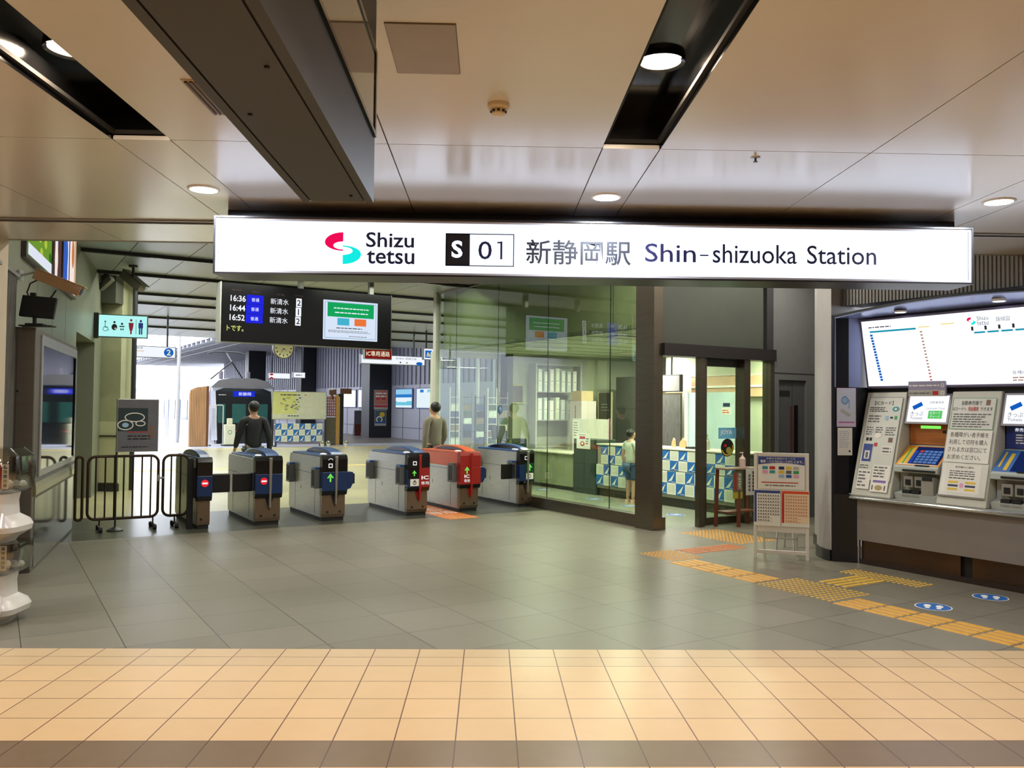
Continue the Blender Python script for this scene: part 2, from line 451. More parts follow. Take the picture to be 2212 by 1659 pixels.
for i in range(18): w.box(-5.6+i*0.052, -5.6+i*0.052+0.022, -0.042, -0.03, 0, 2.83, RIBG)
w.box(-5.6, -4.66, -0.06, -0.001, 2.84, 2.87, ALU)
st('wall_left', w)
w = MB(TL); w.box(0.04, 0.12, 0.3, 0.72, 0, 2.7, WJ); w.box(2.38, 2.46, 0.3, 0.72, 0, 2.7, WJ); w.box(0.0, 2.5, 0.66, 0.72, 0, 2.7, WJ); w.box(0.0, 2.5, 0.3, 0.72, 2.7, 2.74, WJ)
w.box(0.30, 1.28, 0.62, 0.66, 0, 2.25, PM('door_olive', (96, 96, 76), 0.5)); w.box(1.32, 2.2, 0.62, 0.66, 0, 2.25, PM('door_olive', (96, 96, 76), 0.5))
st('door_2', w)
w = MB(); w.box(-8.2, -6.917, 16.05, 16.6, 0, HZ, PM('pier_green', (168, 170, 138), 0.45)); st('wall_left', w)
w = MB(); w.box(-7.30, -6.905, 16.02, 16.048, 0.16, 1.30, WC); st('trim_4', w)
w = MB(); w.box(-7.35, -6.90, 15.99, 16.048, 0.0, 0.14, DKGREY); w.box(-7.26, -6.90, 15.985, 16.02, 1.02, 1.045, DKGREY); st('baseboard_left', w)
w = MB(); w.box(-7.5, -6.90, 15.72, 16.048, 3.50, HZ, PM('bulkhead', (78, 80, 70), 0.5)); st('trim_5', w)
# mall enclosure behind and beside the photographer
ENC = PM('mall_wall', (196, 182, 160), 0.6)
w = MB(); w.box(-8.3, -8.0, -8.5, 7.6, 0, CZ, ENC); st('wall_left', w)
w = MB(); w.box(-8.0, -4.27, 7.32, 7.57, 0, CZ, ENC); st('wall_left', w)
w = MB(); w.box(-8.3, 10.4, -8.8, -8.5, 0, CZ+0.3, ENC); st('wall_back', w)
w = MB(); w.box(10.1, 10.4, -8.5, 1.2, 0, CZ, ENC); st('wall_right', w)

# --- ticket wall on the right (plane a = 8)
TW = PM('ticket_wall_grey', (128, 126, 124), 0.45, 0.2, var=0.03)
w = MB(R30)
w.box(8.0, 8.3, -6.0, 2.2, 0, HZ, TW); w.box(8.0, 8.3, 2.2, 6.02, 2.80, HZ, TW)
for i in range(96): w.box(7.99, 8.0, 2.24+i*0.04, 2.24+i*0.04+0.022, 2.80, HZ, TW)
st('wall_right', w)
curve = [(7.845, 6.075), (7.87, 6.18), (7.95, 6.32), (8.08, 6.45), (8.24, 6.57), (8.42, 6.70), (8.60, 6.86), (8.70, 6.98), (8.86, 7.06), (13.0, 7.06), (13.0, 6.10), (8.3, 6.075)]
COLG = PM('column_light_grey', (172, 168, 166), 0.42, 0.1, var=0.02)
w = MB(R30); w.prism(curve, 0.12, HZ, 'z', COLG); st('wall_right', w, smooth=True)
w = MB(R30); w.prism([(a-0.012 if a < 8.8 else a, b+(0.012 if a < 8.8 else 0)) for a, b in curve], 0, 0.12, 'z', DKGREY); st('baseboard_right', w, smooth=True)
w = MB(R30); w.box(13.0, 13.2, 6.0, 9.0, 0, HZ, GREY); st('wall_right', w)

# --- office front: fascia, wall, door
FAS = PM('fascia_dark', (66, 70, 62), 0.5, var=0.04)
w = MB(R30); w.box(7.76, 9.80, 8.78, 8.86, 2.54, HZ, FAS); w.box(9.80, 9.94, 8.72, 8.86, 2.54, HZ, CHAR); st('wall_front', w)
w = MB(R30); w.box(7.74, 9.94, 8.66, 8.92, 2.37, 2.54, PM('door_header', (34, 30, 30), 0.35)); 
pr = Print(w, G(7.74, 8.66, 2.37), (C30, S30, 0), (0, 0, 1)) 
st('trim_6', w)
DW = PM('corridor_wall', (92, 93, 92), 0.45, var=0.04)
w = MB(R30); w.box(9.94, 10.06, 8.72, 8.86, 0, HZ, DW); w.box(10.06, 10.68, 8.72, 8.86, 2.10, HZ, DW); w.box(10.68, 13.0, 8.72, 8.86, 0, HZ, DW)
w.box(9.96, 12.9, 8.712, 8.72, 2.20, 2.206, CHAR); st('wall_front', w)
d = MB(R30); DD = PM('corridor_door', (78, 79, 79), 0.42, 0.2)
d.box(10.06, 10.68, 8.76, 8.81, 0.01, 2.10, DD); d.box(10.395, 10.40, 8.757, 8.76, 0.01, 2.1, BLACKM)
dr = st('door_1', d)
h = MB(R30); h.box(10.44, 10.50, 8.735, 8.757, 0.9, 1.72, BLACK); h.box(10.36, 10.39, 8.745, 8.757, 0.7, 1.70, PM('door_red_strip', (84, 30, 32), 0.5)); h.obj('door_handle', dr)
h = MB(R30); h.box(10.12, 10.34, 8.752, 8.757, 1.86, 1.94, BLACKM)
Print(h, R30 @ Vector((10.12, 8.752, 1.86)), (C30, S30, 0), (0, 0, 1)).text('事務室', 0.06, 0.02, 0.16, 0.06, PAPER); h.obj('door_plate', dr)

# --- office glazing, plane a = 7.79
GL = GLASS('office_glass', (238, 246, 234), 1.55, base=0.10)
SF = PM('steel_frame', (112, 104, 92), 0.28, 0.85, var=0.08, vs=4, stretch=(1, 1, 20))
w = MB(R30)
w.box(7.66, 7.84, 8.74, 15.75, 0.0, 0.17, SF); w.box(7.60, 7.76, 8.72, 9.10, 0.0, HZ-0.003, SF); w.box(7.74, 7.86, 15.62, 15.75, 0.17, HZ-0.003, LGREY)
w.box(7.76, 7.83, 9.10, 15.62, HZ-0.05, HZ-0.003, SF)
win = st('window_1', w)
pj_ = [9.10, 9.912, 11.562, 13.182, 14.807, 15.62]
for i in range(5):
    MB(R30).box(7.785, 7.797, pj_[i]+0.006, pj_[i+1]-0.006, 0.17, HZ-0.05, GL).obj('pane', win)
for i in range(1, 5):
    MB(R30).box(7.786, 7.796, pj_[i]-0.006, pj_[i]+0.006, 0.17, HZ-0.05, PM('sealant', (30, 40, 34), 0.5)).obj('joint', win)
# door bay: open leaf, fixed light, side light
w = MB(R30)
for a0, a1, b0, b1 in ((8.42, 8.53, 8.70, 8.78), (8.55, 8.66, 8.80, 8.88), (9.31, 9.43, 8.70, 8.88), (9.86, 9.94, 8.70, 8.86)):
    w.box(a0, a1, b0, b1, 0.0, 2.37, SF)
w.box(8.66, 9.31, 8.82, 8.88, 0.0, 0.10, SF); w.box(8.66, 9.31, 8.82, 8.88, 2.26, 2.37, DKGREY); w.box(9.43, 9.86, 8.74, 8.80, 0, 0.08, SF)
d3 = st('door_3', w)
MB(R30).box(8.66, 9.31, 8.845, 8.855, 0.10, 2.26, GL).obj('pane', d3)
MB(R30).box(9.43, 9.86, 8.765, 8.775, 0.08, 2.37, GL).obj('pane', d3)

# --- office room behind the glass
OW = PM('office_wall', (196, 200, 176), 0.6, var=0.02)
OC = PM('office_ceiling', (198, 204, 182), 0.6, var=0.02)
w = MB(R30); w.box(7.9, 14.6, 8.9, 15.9, 2.80, 2.86, OC)
for i in range(9): w.box(7.9, 14.5, 9.4+i*0.75, 9.4+i*0.75+0.02, 2.796, 2.80, INKG)
st('ceiling', w)
w = MB(R30); w.box(7.90, 7.96, 9.1, 15.6, 2.80, HZ, PM('bulkhead_green', (142, 144, 118), 0.5)); st('wall_office', w)
w = MB(R30); w.box(14.5, 14.7, 8.9, 16.1, 0, 2.8, OW); st('wall_office', w)
w = MB(R30); w.box(9.4, 14.5, 15.9, 16.1, 0, 2.8, OW); w.box(7.86, 9.4, 15.9, 16.1, 0, 0.9, OW); w.box(7.86, 9.4, 15.9, 16.1, 2.7, 2.8, OW); w.box(7.86, 7.95, 15.9, 16.1, 0.9, 2.7, OW)
st('wall_office', w)
w = MB(R30)
for a in (7.95, 8.45, 8.93, 9.36): w.box(a, a+0.04, 15.95, 16.05, 0.9, 2.7, ALU)
w2 = st('window_2', w)
MB(R30).box(7.99, 9.36, 15.99, 16.0, 0.9, 2.7, GLASS('plain_glass', (238, 246, 240), 1.45)).obj('pane', w2)

# --- far platform side: wall at a = 18, black columns, roof
FW = PM('platform_wall', (170, 170, 182), 0.45, 0.2, var=0.03)
FWD = PM('platform_wall_ribs', (138, 138, 152), 0.45, 0.3, var=0.05, vs=3)
w = MB(R30); w.box(18.0, 18.2, 16, 80, 0, 2.75, FW)
for b in range(30, 80, 2): w.box(17.985, 18.0, b, b+0.03, 0, 2.75, INKG)
w.box(17.985, 18.0, 30, 80, 0.55, 0.58, INKG)
st('wall_right', w)
w = MB(R30); w.box(18.02, 18.2, 16, 80, 2.75, 6.5, FWD)
for i in range(100): w.box(17.97, 18.02, 30+i*0.5, 30+i*0.5+0.2, 2.75, 6.5, FWD)
st('wall_right', w)
w = MB(R30); BC = PM('black_column', (24, 24, 30), 0.4)
w.box(16.75, 18.0, 41.5, 42.6, 0, 6.0, BC); st('wall_column', w)
w = MB(R30); w.box(18.1, 19.0, 53.8, 54.8, 0, 6.0, BC); w.box(17.0, 18.0, 53.8, 54.8, 0, 6.0, BC); st('wall_column', w)
w = MB(R30); w.box(15.2, 16.4, 60.0, 61.0, 0, 6.0, BC); st('wall_column', w)
ROOF = PM('roof_deck', (206, 208, 216), 0.5, 0.3, var=0.05)
w = MB(R30); w.box(10.9, 20, 31.0, 90, 5.6, 5.7, ROOF)
for i in range(40): w.box(10.9, 20, 31.4+i*1.45, 31.4+i*1.45+0.25, 5.4, 5.6, ROOF)
w.box(-8, 20, 30.98, 31.06, HZ, 5.7, ROOF); st('ceiling', w)
w = MB(R30); w.box(16.6, 18.0, 16.0, 16.2, 0, HZ, GREY); w.box(14.6, 21, 16.0, 16.2, 0, HZ, GREY); st('wall_front', w)
w = MB(R30); w.box(-6.2, -6.0, 17, 110, 0, 5.0, PM('platform_far_wall', (206, 208, 216), 0.6)); st('wall_left', w)

# ================================================================== MALL CEILING FITTINGS AND SIGNS
SIGNW = EM('sign_face', (218, 232, 255), 1.8)
SIGNINK = PM('sign_ink', (26, 24, 70), 0.5); SIGNBLK = PM('sign_black', (16, 18, 30), 0.5)
SIGNRED = EM('sign_red', (236, 12, 84), 0.95); SIGNCY = EM('sign_cyan', (20, 232, 224), 0.95)
def swoosh(pr, x, y, k, red, cyan, d=0.004, n=20):
    """station company mark: two facing crescents, x y = top left, k = metres per drawing unit"""
    def arc(cx, cy, rx, ry, t0, t1):
        return [(cx+rx*math.cos(math.radians(t0+(t1-t0)*i/n)), cy-ry*math.sin(math.radians(t0+(t1-t0)*i/n))) for i in range(n+1)]
    outer = arc(208, 165, 196, 108, 90, 180)+arc(208, 165, 196, 92, 180, 270)
    inner = arc(208, 200, 105, 43, 270, 180)+arc(208, 200, 105, 43, 180, 90)
    m = len(outer)
    for i in range(m-1):
        q = [outer[i], outer[i+1], inner[m-2-i], inner[m-1-i]]
        pr.poly([(x+(a-12)*k, y-(b-57)*k) for a, b in q], red, d)
        pr.poly([(x+(412-a-12)*k, y-(457-b-57)*k) for a, b in q], cyan, d)

t = thing('station_sign', 'long backlit white station name sign hanging under the mall ceiling edge', 'sign', (0.765, 6.0, 2.56))
hw = 2.715; hh = 0.41
m = MB(); fr = PM('sign_frame', (26, 24, 28), 0.35)
m.box(-hw, hw, 0.002, 0.30, 0.0, hh, fr)
for z0, z1 in ((0.0, 0.012), (hh-0.012, hh)): m.box(-hw, hw, -0.03, 0.002, z0, z1, fr)
for x0, x1 in ((-hw, -hw+0.012), (hw-0.012, hw)): m.box(x0, x1, -0.03, 0.002, 0.012, hh-0.012, fr)
m.obj('frame', t)
m = MB(); m.box(-hw+0.03, hw-0.03, -0.008, 0.0, 0.028, hh-0.028, SIGNW); m.obj('lit_face', t)
m = MB(); bz = PM('sign_bezel', (178, 176, 182), 0.4)
for z0, z1 in ((0.012, 0.028), (hh-0.028, hh-0.012)): m.box(-hw+0.012, hw-0.012, -0.02, 0.0, z0, z1, bz)
for x0, x1 in ((-hw+0.012, -hw+0.03), (hw-0.03, hw-0.012)): m.box(x0, x1, -0.02, 0.0, 0.028, hh-0.028, bz)
m.obj('bezel', t)
def SG(): return Print(mm, (0, -0.008, 0), (1, 0, 0), (0, 0, 1))
ox, oz = -0.765, -2.56
mm = MB(); p = SG(); swoosh(p, -1.174+ox, 2.868+oz, 0.00066, SIGNRED, SIGNCY); mm.obj('company_mark', t)
mm = MB(); p = SG()
p.text('Shizu', -0.884+ox, 2.765+oz, -0.545+ox, 2.873+oz, SIGNINK, bold=0.014)
p.text('tetsu', -0.878+ox, 2.647+oz, -0.541+ox, 2.745+oz, SIGNINK, bold=0.014)
mm.obj('company_name', t); mm = MB(); p = SG()
p.text('新静岡駅', 0.252+ox, 2.660+oz, 1.002+ox, 2.838+oz, SIGNBLK, 0.004, bold=0.009)
mm.obj('kanji_name', t); mm = MB(); p = SG()
p.text('Shin', 1.105+ox, 2.690+oz, 1.470+ox, 2.823+oz, SIGNINK, bold=0.004)
p.rect(1.500+ox, 2.738+oz, 1.562+ox, 2.748+oz, SIGNINK)
mm.obj('roman_name', t); mm = MB(); p = SG()
p.text('shizuoka', 1.592+ox, 2.690+oz, 2.200+ox, 2.826+oz, SIGNINK, bold=0.004)
p.text('Station', 2.275+ox, 2.692+oz, 2.778+ox, 2.826+oz, SIGNINK, bold=0.004)
mm.obj('roman_name', t)
mm = MB(); p = SG()
p.rect(-0.321+ox, 2.640+oz, -0.148+ox, 2.874+oz, SIGNBLK, 0.002)
p.frame(-0.321+ox, 2.640+oz, 0.167+ox, 2.874+oz, 0.007, SIGNBLK, 0.002)
p.text('S', -0.278+ox, 2.698+oz, -0.200+ox, 2.822+oz, SIGNW, 0.004, bold=0.03)
p.text('0', -0.088+ox, 2.690+oz, 0.008+ox, 2.820+oz, SIGNINK, 0.004, bold=0.004)
p.rect(0.068+ox, 2.692+oz, 0.083+ox, 2.820+oz, SIGNINK, 0.004); p.rect(0.046+ox, 2.806+oz, 0.068+ox, 2.817+oz, SIGNINK, 0.004)
mm.obj('station_number', t)
m = MB(); m.box(-2.72+0.0, 2.76, 0.30, 0.55, 0.395, CZ-2.56-0.001, PM('sign_beam', (22, 22, 32), 0.4)); m.obj('hanger_beam', t)

# suspended advertising box, upper left
t = thing('hanging_display', 'dark grey hanging display box running overhead at the upper left', 'display', (-0.5425, 1.9, 2.36))
DBOX = PM('display_box', (38, 36, 32), 0.5, 0.0, var=0.03)
m = MB(); m.box(-0.1245, 0.1245, -1.6, 1.1, 0.006, CZ-2.36-0.001, DBOX); m.obj('housing', t)
m = MB(); m.box(-0.092, 0.092, -1.6, 1.085, 0.0, 0.006, DBOX)
for s in (-1, 1): m.box(s*0.1245 if s < 0 else 0.098, -0.098 if s < 0 else 0.1245, -1.6, 1.1, 0.0, 0.006, DBOX)
m.obj('bottom_panel', t)
for x, q in ((0.06, 1.0), (0.06, -0.1), (0.06, -1.2), (-0.06, 0.2)):
    m = MB(); m.cyl((x, q, -0.004), (x, q, 0.001), 0.006, BLACKM, 10); m.obj('screw', t)
m = MB(); SCR = PM('dark_screen', (92, 92, 84), 0.06, 0.0, var=0.03, coat=0.6)
m.box(0.1245, 0.131, -1.5, 1.04, 0.24, 0.51, SCR); m.obj('screen', t)
m = MB()
for z0, z1 in ((0.225, 0.24), (0.51, 0.53)): m.box(0.1245, 0.135, -1.53, 1.07, z0, z1, BLACK)
m.box(0.1245, 0.135, 1.04, 1.07, 0.24, 0.51, BLACK); m.obj('screen_frame', t)

# downlights
LENSW = EM('lens_warm', (255, 236, 200), 4.0); LENSN = EM('lens_neutral', (255, 250, 240), 4.0)
def make_flush():
    t = thing('downlight', None, 'downlight')
    m = MB(); m.lathe([(0.086, 0.0), (0.089, -0.008), (0.104, -0.006), (0.106, 0.0)], (0, 0, 0), WHITE, 32); m.obj('trim_ring', t, smooth=True)
    m = MB(); m.cyl((0, 0, -0.0015), (0, 0, 0.0), 0.086, LENSN, 28); m.obj('lens', t)
    return t
fl0 = make_flush()
fl_lab = ['round white downlight at the far left ceiling edge', 'round white downlight in the ceiling strip left of the long station sign',
          'round white downlight in the ceiling strip above the station number', 'round white downlight in the ceiling above the right sign end']
for i, (x, y) in enumerate(FLUSH):
    o = fl0 if i == 0 else copy_tree(fl0)
    o.location = (x, y, CZ); o['label'] = fl_lab[i]; o['group'] = 'flush downlights by the station sign'
def make_slotlamp():
    t = thing('trough_downlight', None, 'downlight')
    m = MB(); m.lathe([(0.096, 0.0), (0.096, -0.02), (0.112, -0.026), (0.114, 0.0)], (0, 0, 0), BLACK, 32); m.obj('housing_ring', t, smooth=True)
    m = MB(); m.cyl((0, 0, -0.017), (0, 0, -0.015), 0.095, LENSW, 28); m.obj('lens', t)
    return t
sl0 = make_slotlamp()
for i, (x, y) in enumerate(SLOT_LAMPS):
    o = sl0 if i == 0 else copy_tree(sl0)
    o.location = (x, y, 3.265); o['group'] = 'downlights in the black ceiling troughs'
    if y > 3 and x > 0 and x < 2: o['label'] = 'bright warm downlight in the black ceiling trough right of centre'
    elif y > 3 and x < 0 and x > -3: o['label'] = 'warm downlight half hidden in the black ceiling trough at upper left'
    else: o['label'] = 'warm downlight deep in a black ceiling trough'
# smoke detector
t = thing('smoke_detector', 'round cream smoke detector on the ceiling above the station sign', 'smoke detector', (0.03, 4.002, CZ))
CREAM = PM('cream_plastic', (206, 190, 160), 0.5)
m = MB(); m.lathe([(0.052, 0.0), (0.053, -0.018), (0.047, -0.026), (0.03, -0.028)], (0, 0, 0), CREAM, 28); m.obj('base', t, smooth=True)
m = MB(); m.lathe([(0.032, -0.026), (0.034, -0.032), (0.030, -0.048), (0.016, -0.054)], (0, 0, 0), CREAM, 24); m.obj('sensor_head', t, smooth=True)
m = MB()
for k in range(8):
    a = k*PI/4; m.box(0.033*math.cos(a)-0.007, 0.033*math.cos(a)+0.007, 0.033*math.sin(a)-0.007, 0.033*math.sin(a)+0.007, -0.042, -0.034, BLACKM)
m.obj('vent_slot', t)
t = thing('sprinkler_head', 'small metal sprinkler head on the ceiling near the right', 'sprinkler', (1.513, 4.771, CZ))
m = MB(); m.lathe([(0.028, 0.0), (0.026, -0.005), (0.010, -0.008)], (0, 0, 0), ALU, 20); m.obj('escutcheon', t, smooth=True)
m = MB(); m.cyl((0, 0, -0.006), (0, 0, -0.024), 0.006, DKGREY, 10); m.cyl((0, 0, -0.024), (0, 0, -0.027), 0.013, DKGREY, 14); m.obj('deflector', t)
t = thing('ceiling_hatch', 'flat grey rectangular hatch on the ceiling beside the hanging display box', 'hatch', (-0.27, 3.40, CZ))
m = MB(); m.box(-0.14, 0.127, -0.237, 0.238, -0.006, 0.0, PM('hatch_grey', (150, 138, 124), 0.4)); m.obj('cover', t)
m = MB(); m.box(-0.143, 0.130, -0.240, 0.241, -0.003, 0.0, PM('hatch_edge', (104, 96, 88), 0.5)); m.obj('rim', t)
t = thing('air_vent', 'narrow slotted air vent in the ceiling behind the hanging display box', 'vent', (-1.28, 3.99, CZ))
m = MB(); m.box(-0.112, 0.112, -0.225, 0.225, -0.004, 0.0, PM('vent_frame', (168, 150, 128), 0.4)); m.obj('frame', t)
m = MB()
for i in range(9): m.box(-0.1+i*0.023, -0.1+i*0.023+0.012, -0.21, 0.21, -0.012, -0.004, PM('vent_slat', (92, 74, 58), 0.4, 0.3))
m.obj('slats', t)

# ================================================================== TICKET GATES
NOENT = EM('no_entry_red', (226, 40, 52), 1.0); ARROWG = EM('arrow_green', (120, 226, 90), 1.0); LEDWH = EM('white_led', (240, 240, 235), 0.95)
GBODY = PM('gate_steel', (178, 176, 170), 0.33, 0.75, var=0.08, vs=4, stretch=(1, 1, 14))
GFRONT = PM('gate_front_steel', (142, 122, 104), 0.30, 0.85, var=0.10, vs=5, stretch=(20, 1, 1))
GNAVY = PM('gate_navy', (24, 46, 86), 0.28); GBLUE = PM('gate_blue', (34, 82, 150), 0.25)
GHEAD = PM('gate_black', (14, 14, 16), 0.15); PAD = PM('flap_pad', (96, 100, 100), 0.45)
GOR = PM('gate_orange', (226, 96, 46), 0.4); GRED = PM('gate_red', (150, 30, 26), 0.4)
def arrow_up(p, cx, z, h, m, d=0.003):
    w = h*0.42
    p.poly([(cx-w, z+h*0.45), (cx, z+h), (cx+w, z+h*0.45), (cx+w*0.55, z+h*0.45), (cx, z+h*0.72), (cx-w*0.55, z+h*0.45)], m, d)
    p.rect(cx-w*0.22, z, cx+w*0.22, z+h*0.62, m, d*1.02)
def make_gate(name, label, a, w, sign='arrow', colour='blue', shut_l=False, shut_r=False, pads=(True, True), pod=True, half=False, b=11.62):
    t = thing(name, label, 'ticket gate', G(a, b, 0), RZ, 'ticket gates across the station entrance')
    front = GNAVY if colour == 'blue' else GRED
    edge = GBLUE if colour == 'blue' else GOR
    m = MB(); m.box(0.015, w-0.015, 0.03, 1.52, 0.0, 0.05, BLACKM); m.obj('plinth', t)
    m = MB()
    m.prism([(0.07, 0.05), (1.52, 0.05), (1.55, 0.10), (1.55, 0.84), (1.50, 0.905), (0.07, 0.905)], 0.0, w, 'x', GBODY); m.obj('body', t, bevel=0.008)
    if colour != 'blue':
        m = MB(); m.box(-0.004, 0.0, 0.07, 1.45, 0.70, 0.905, GOR); m.obj('orange_side', t, bevel=0.002)
    if half:
        m = MB(); m.box(-0.10, -0.03, 0.10, 0.17, 0.0, 0.93, BLACKM); m.box(-0.03, 0.0, 0.11, 0.16, 0.4, 0.8, BLACKM); m.obj('end_post', t, bevel=0.004)
    m = MB()       # seams and locks of the side doors
    for x in (-0.0015, w-0.0005):
        m.box(x, x+0.002, 0.10, 1.50, 0.655, 0.661, CHAR)
        for y in (0.30, 1.22): m.box(x, x+0.002, y, y+0.005, 0.08, 0.655, CHAR)
        for z in (0.40, 0.43): m.cyl((x-0.001, 0.95, z), (x+0.003, 0.95, z), 0.010, BLACKM, 10)
    m.obj('side_doors', t)
    m = MB(); m.prism([(0.02, 0.05), (0.07, 0.05), (0.07, 0.42), (0.0, 0.42), (0.0, 0.10)], 0.004, w-0.004, 'x', GFRONT); m.obj('front_cover', t, bevel=0.005)
    for x in ((w*0.22,) if half else (w*0.2, w*0.72)):
        m = MB(); m.box(x, x+0.032, -0.003, 0.002, 0.115, 0.145, BLACKM); m.obj('foot_sensor', t)
    m = MB(); m.prism([(-0.02, 0.37), (0.07, 0.37), (0.07, 0.43), (-0.05, 0.43)], -0.012, w+0.012, 'x', GHEAD); m.obj('chin', t, bevel=0.004)
    m = MB(); m.prism([(-0.05, 0.70), (0.07, 0.70), (0.07, 0.93), (0.01, 0.945), (-0.03, 0.925), (-0.05, 0.88)], -0.012, w+0.012, 'x', GHEAD if colour == 'blue' else front)
    m.obj('head', t, bevel=0.006)
    m = MB(); m.box(-0.012, w+0.012, -0.05, 0.07, 0.43, 0.70, front); fp = m.obj('display_panel', t, bevel=0.006)
    p = Print(MB(), (0, -0.052, 0), (1, 0, 0), (0, 0, 1)); cx = w*(0.5 if half else 0.30)
    if sign == 'no':
        p.ell(cx, 0.605, 0.048, 0.048, NOENT, 0.003); p.rect(cx-0.034, 0.594, cx+0.034, 0.616, LEDWH, 0.005)
    elif sign == 'arrow':
        arrow_up(p, cx, 0.56, 0.12, ARROWG)
        p.frame(cx-0.03, 0.76, cx+0.03, 0.82, 0.012, LEDWH, 0.003); p.ring(cx, 0.855, 0.03, 0.038, LEDWH, 0.003, 12, 0.4, PI-0.4)
    elif sign == 'ic':
        arrow_up(p, cx, 0.60, 0.11, ARROWG); p.text('IC', cx-0.045, 0.535, cx+0.045, 0.585, LEDWH, 0.003, 0.02); p.text('専用', cx-0.05, 0.465, cx+0.05, 0.515, LEDWH, 0.003)
    elif sign == 'both':
        p.rect(-0.008, 0.56, w*0.55, 0.70, GHEAD, 0.002); arrow_up(p, w*0.27, 0.60, 0.085, ARROWG, 0.004)
        p.rect(w*0.08, 0.45, w*0.5, 0.555, PAPER, 0.003); p.ring(w*0.29, 0.50, 0.02, 0.03, INK, 0.004, 12); p.rect(w*0.27, 0.50, w*0.31, 0.54, INK, 0.004)
        p.rect(w*0.58, 0.43, w+0.008, 0.72, GRED, 0.002)
        p.text('IC', w*0.62, 0.545, w*0.97, 0.60, LEDWH, 0.004, 0.02); p.text('専用', w*0.60, 0.465, w*0.98, 0.515, LEDWH, 0.004)
        p.frame(w*0.2, 0.76, w*0.38, 0.82, 0.012, LEDWH, 0.003)
    elif sign == 'side':
        p.rect(w*0.35, 0.50, w+0.008, 0.73, PM('sign_green_dark', (14, 60, 34), 0.4), 0.002); arrow_up(p, w*0.68, 0.60, 0.11, ARROWG, 0.004)
        p.rect(w*0.42, 0.46, w*0.95, 0.56, PAPER, 0.004); p.ring(w*0.68, 0.51, 0.018, 0.028, INK, 0.005, 12)
        p.frame(w*0.3, 0.78, w*0.55, 0.84, 0.01, LEDWH, 0.003)
    p.mb.obj('indicator', t)
    if not half:
        m = MB(); c = w*0.55; sm = STEEL if sign in ('no', 'arrow', 'side') else GRED
        m.hexa([(c-0.012, -0.062, 0.24), (c+0.012, -0.062, 0.24), (c+0.012, -0.002, 0.24), (c-0.012, -0.002, 0.24),
                (c-0.022, -0.068, 0.92), (c+0.022, -0.068, 0.92), (c+0.022, -0.045, 0.92), (c-0.022, -0.045, 0.92)], sm)
        m.obj('centre_strip', t, bevel=0.004)
        m = MB(); m.prism([(c-0.055, 0.37), (c+0.055, 0.37), (c, 0.20)], -0.006, 0.002, 'y', BLACKM if sm is STEEL else GRED); m.obj('notch', t)
    # top: low reader deck on one side, arched window on the other
    dk = MB(); x1 = w*0.52 if not half else w*0.3
    dk.prism([(0.05, 0.905), (1.46, 0.905), (1.40, 0.93), (0.30, 0.94), (0.10, 0.925)], 0.01, w-0.01, 'x', edge); dk.obj('reader_deck', t, bevel=0.006)
    if not half:
        m = MB(); m.lathe([(0.05, 0.0), (0.052, 0.008), (0.03, 0.016), (0.001, 0.018)], (w*0.28, 0.24, 0.938), LEDWH, 20, 0.8, 1.7); m.obj('card_reader', t, smooth=True)
    n = 12
    top = [(0.10+1.22*i/n, 0.93+0.085*math.sin(PI*i/n)**0.6) for i in range(n+1)]
    m = MB(); m.prism(top+[(1.32, 0.92), (0.10, 0.92)], x1, w+0.008, 'x', edge); m.obj('hood', t, bevel=0.006)
    m = MB(); tw = [(0.22+0.98*i/n, 0.945+0.052*math.sin(PI*i/n)**0.6) for i in range(n+1)]
    m.prism(tw+[(1.20, 0.935), (0.22, 0.935)], x1-0.006, w+0.014, 'x', GHEAD); m.obj('hood_window', t)
    def pad(x, y, z, sgn):
        q = MB(); x0, x2 = (x-0.075, x-0.001) if sgn < 0 else (x+0.001, x+0.075)
        q.box(x0, x2, y, y+0.17, 0.46, 0.735, PAD)
        for k in range(4): q.box(x0-0.004 if sgn < 0 else x0, x2 if sgn < 0 else x2+0.004, y+0.015+k*0.032, y+0.029+k*0.032, 0.49, 0.72, CHAR)
        q.box(x0, x2, y, y+0.14, 0.735, 0.76, GBLUE if colour == 'blue' else PAD)
        q.obj('flap_housing', t, bevel=0.004)
    if pads[0]: pad(0.0, 0.10, 0, -1); pad(0.0, 1.30, 0, -1)
    if pads[1]: pad(w, 1.30, 0, 1)
    if pod:
        q = MB(); q.prism([(w+0.013, 0.44), (w+0.07, 0.46), (w+0.105, 0.53), (w+0.105, 0.69), (w+0.013, 0.70)], -0.03, 0.11, 'y', GNAVY); q.obj('flap_pod', t, bevel=0.006)
        q = MB(); q.box(w+0.106, w+0.135, -0.01, 0.09, 0.52, 0.665, BLACKM); q.obj('pod_bumper', t, bevel=0.004)
    def flap(x0, x2):
        q = MB(); q.box(x0, x2, 0.10, 0.135, 0.46, 0.715, PM('flap_black', (18, 18, 20), 0.4)); q.obj('flap', t, bevel=0.03)
    if shut_r: flap(w+0.001, w+0.275)
    if shut_l: flap(-0.275, -0.001)
    return t
make_gate('ticket_gate', 'narrow half ticket gate with no-entry disc beside the bronze fence', 2.31, 0.17, 'no', shut_r=True, pads=(False, False), pod=False, half=True)
make_gate('ticket_gate', 'navy ticket gate with closed black flap and no-entry disc, second from left', 3.06, 0.35, 'no', shut_l=True, pads=(False, False), pod=False)
make_gate('ticket_gate', 'ticket gate with a lit green arrow and navy side pod, third from left', 3.995, 0.35, 'arrow')
make_gate('ticket_gate', 'ticket gate with arrow plate left and red IC strip right, beside the orange gate', 5.31, 0.34, 'both', pod=False)
make_gate('ticket_gate', 'orange topped ticket gate with red IC only panel', 6.24, 0.34, 'ic', 'orange', b=11.70)
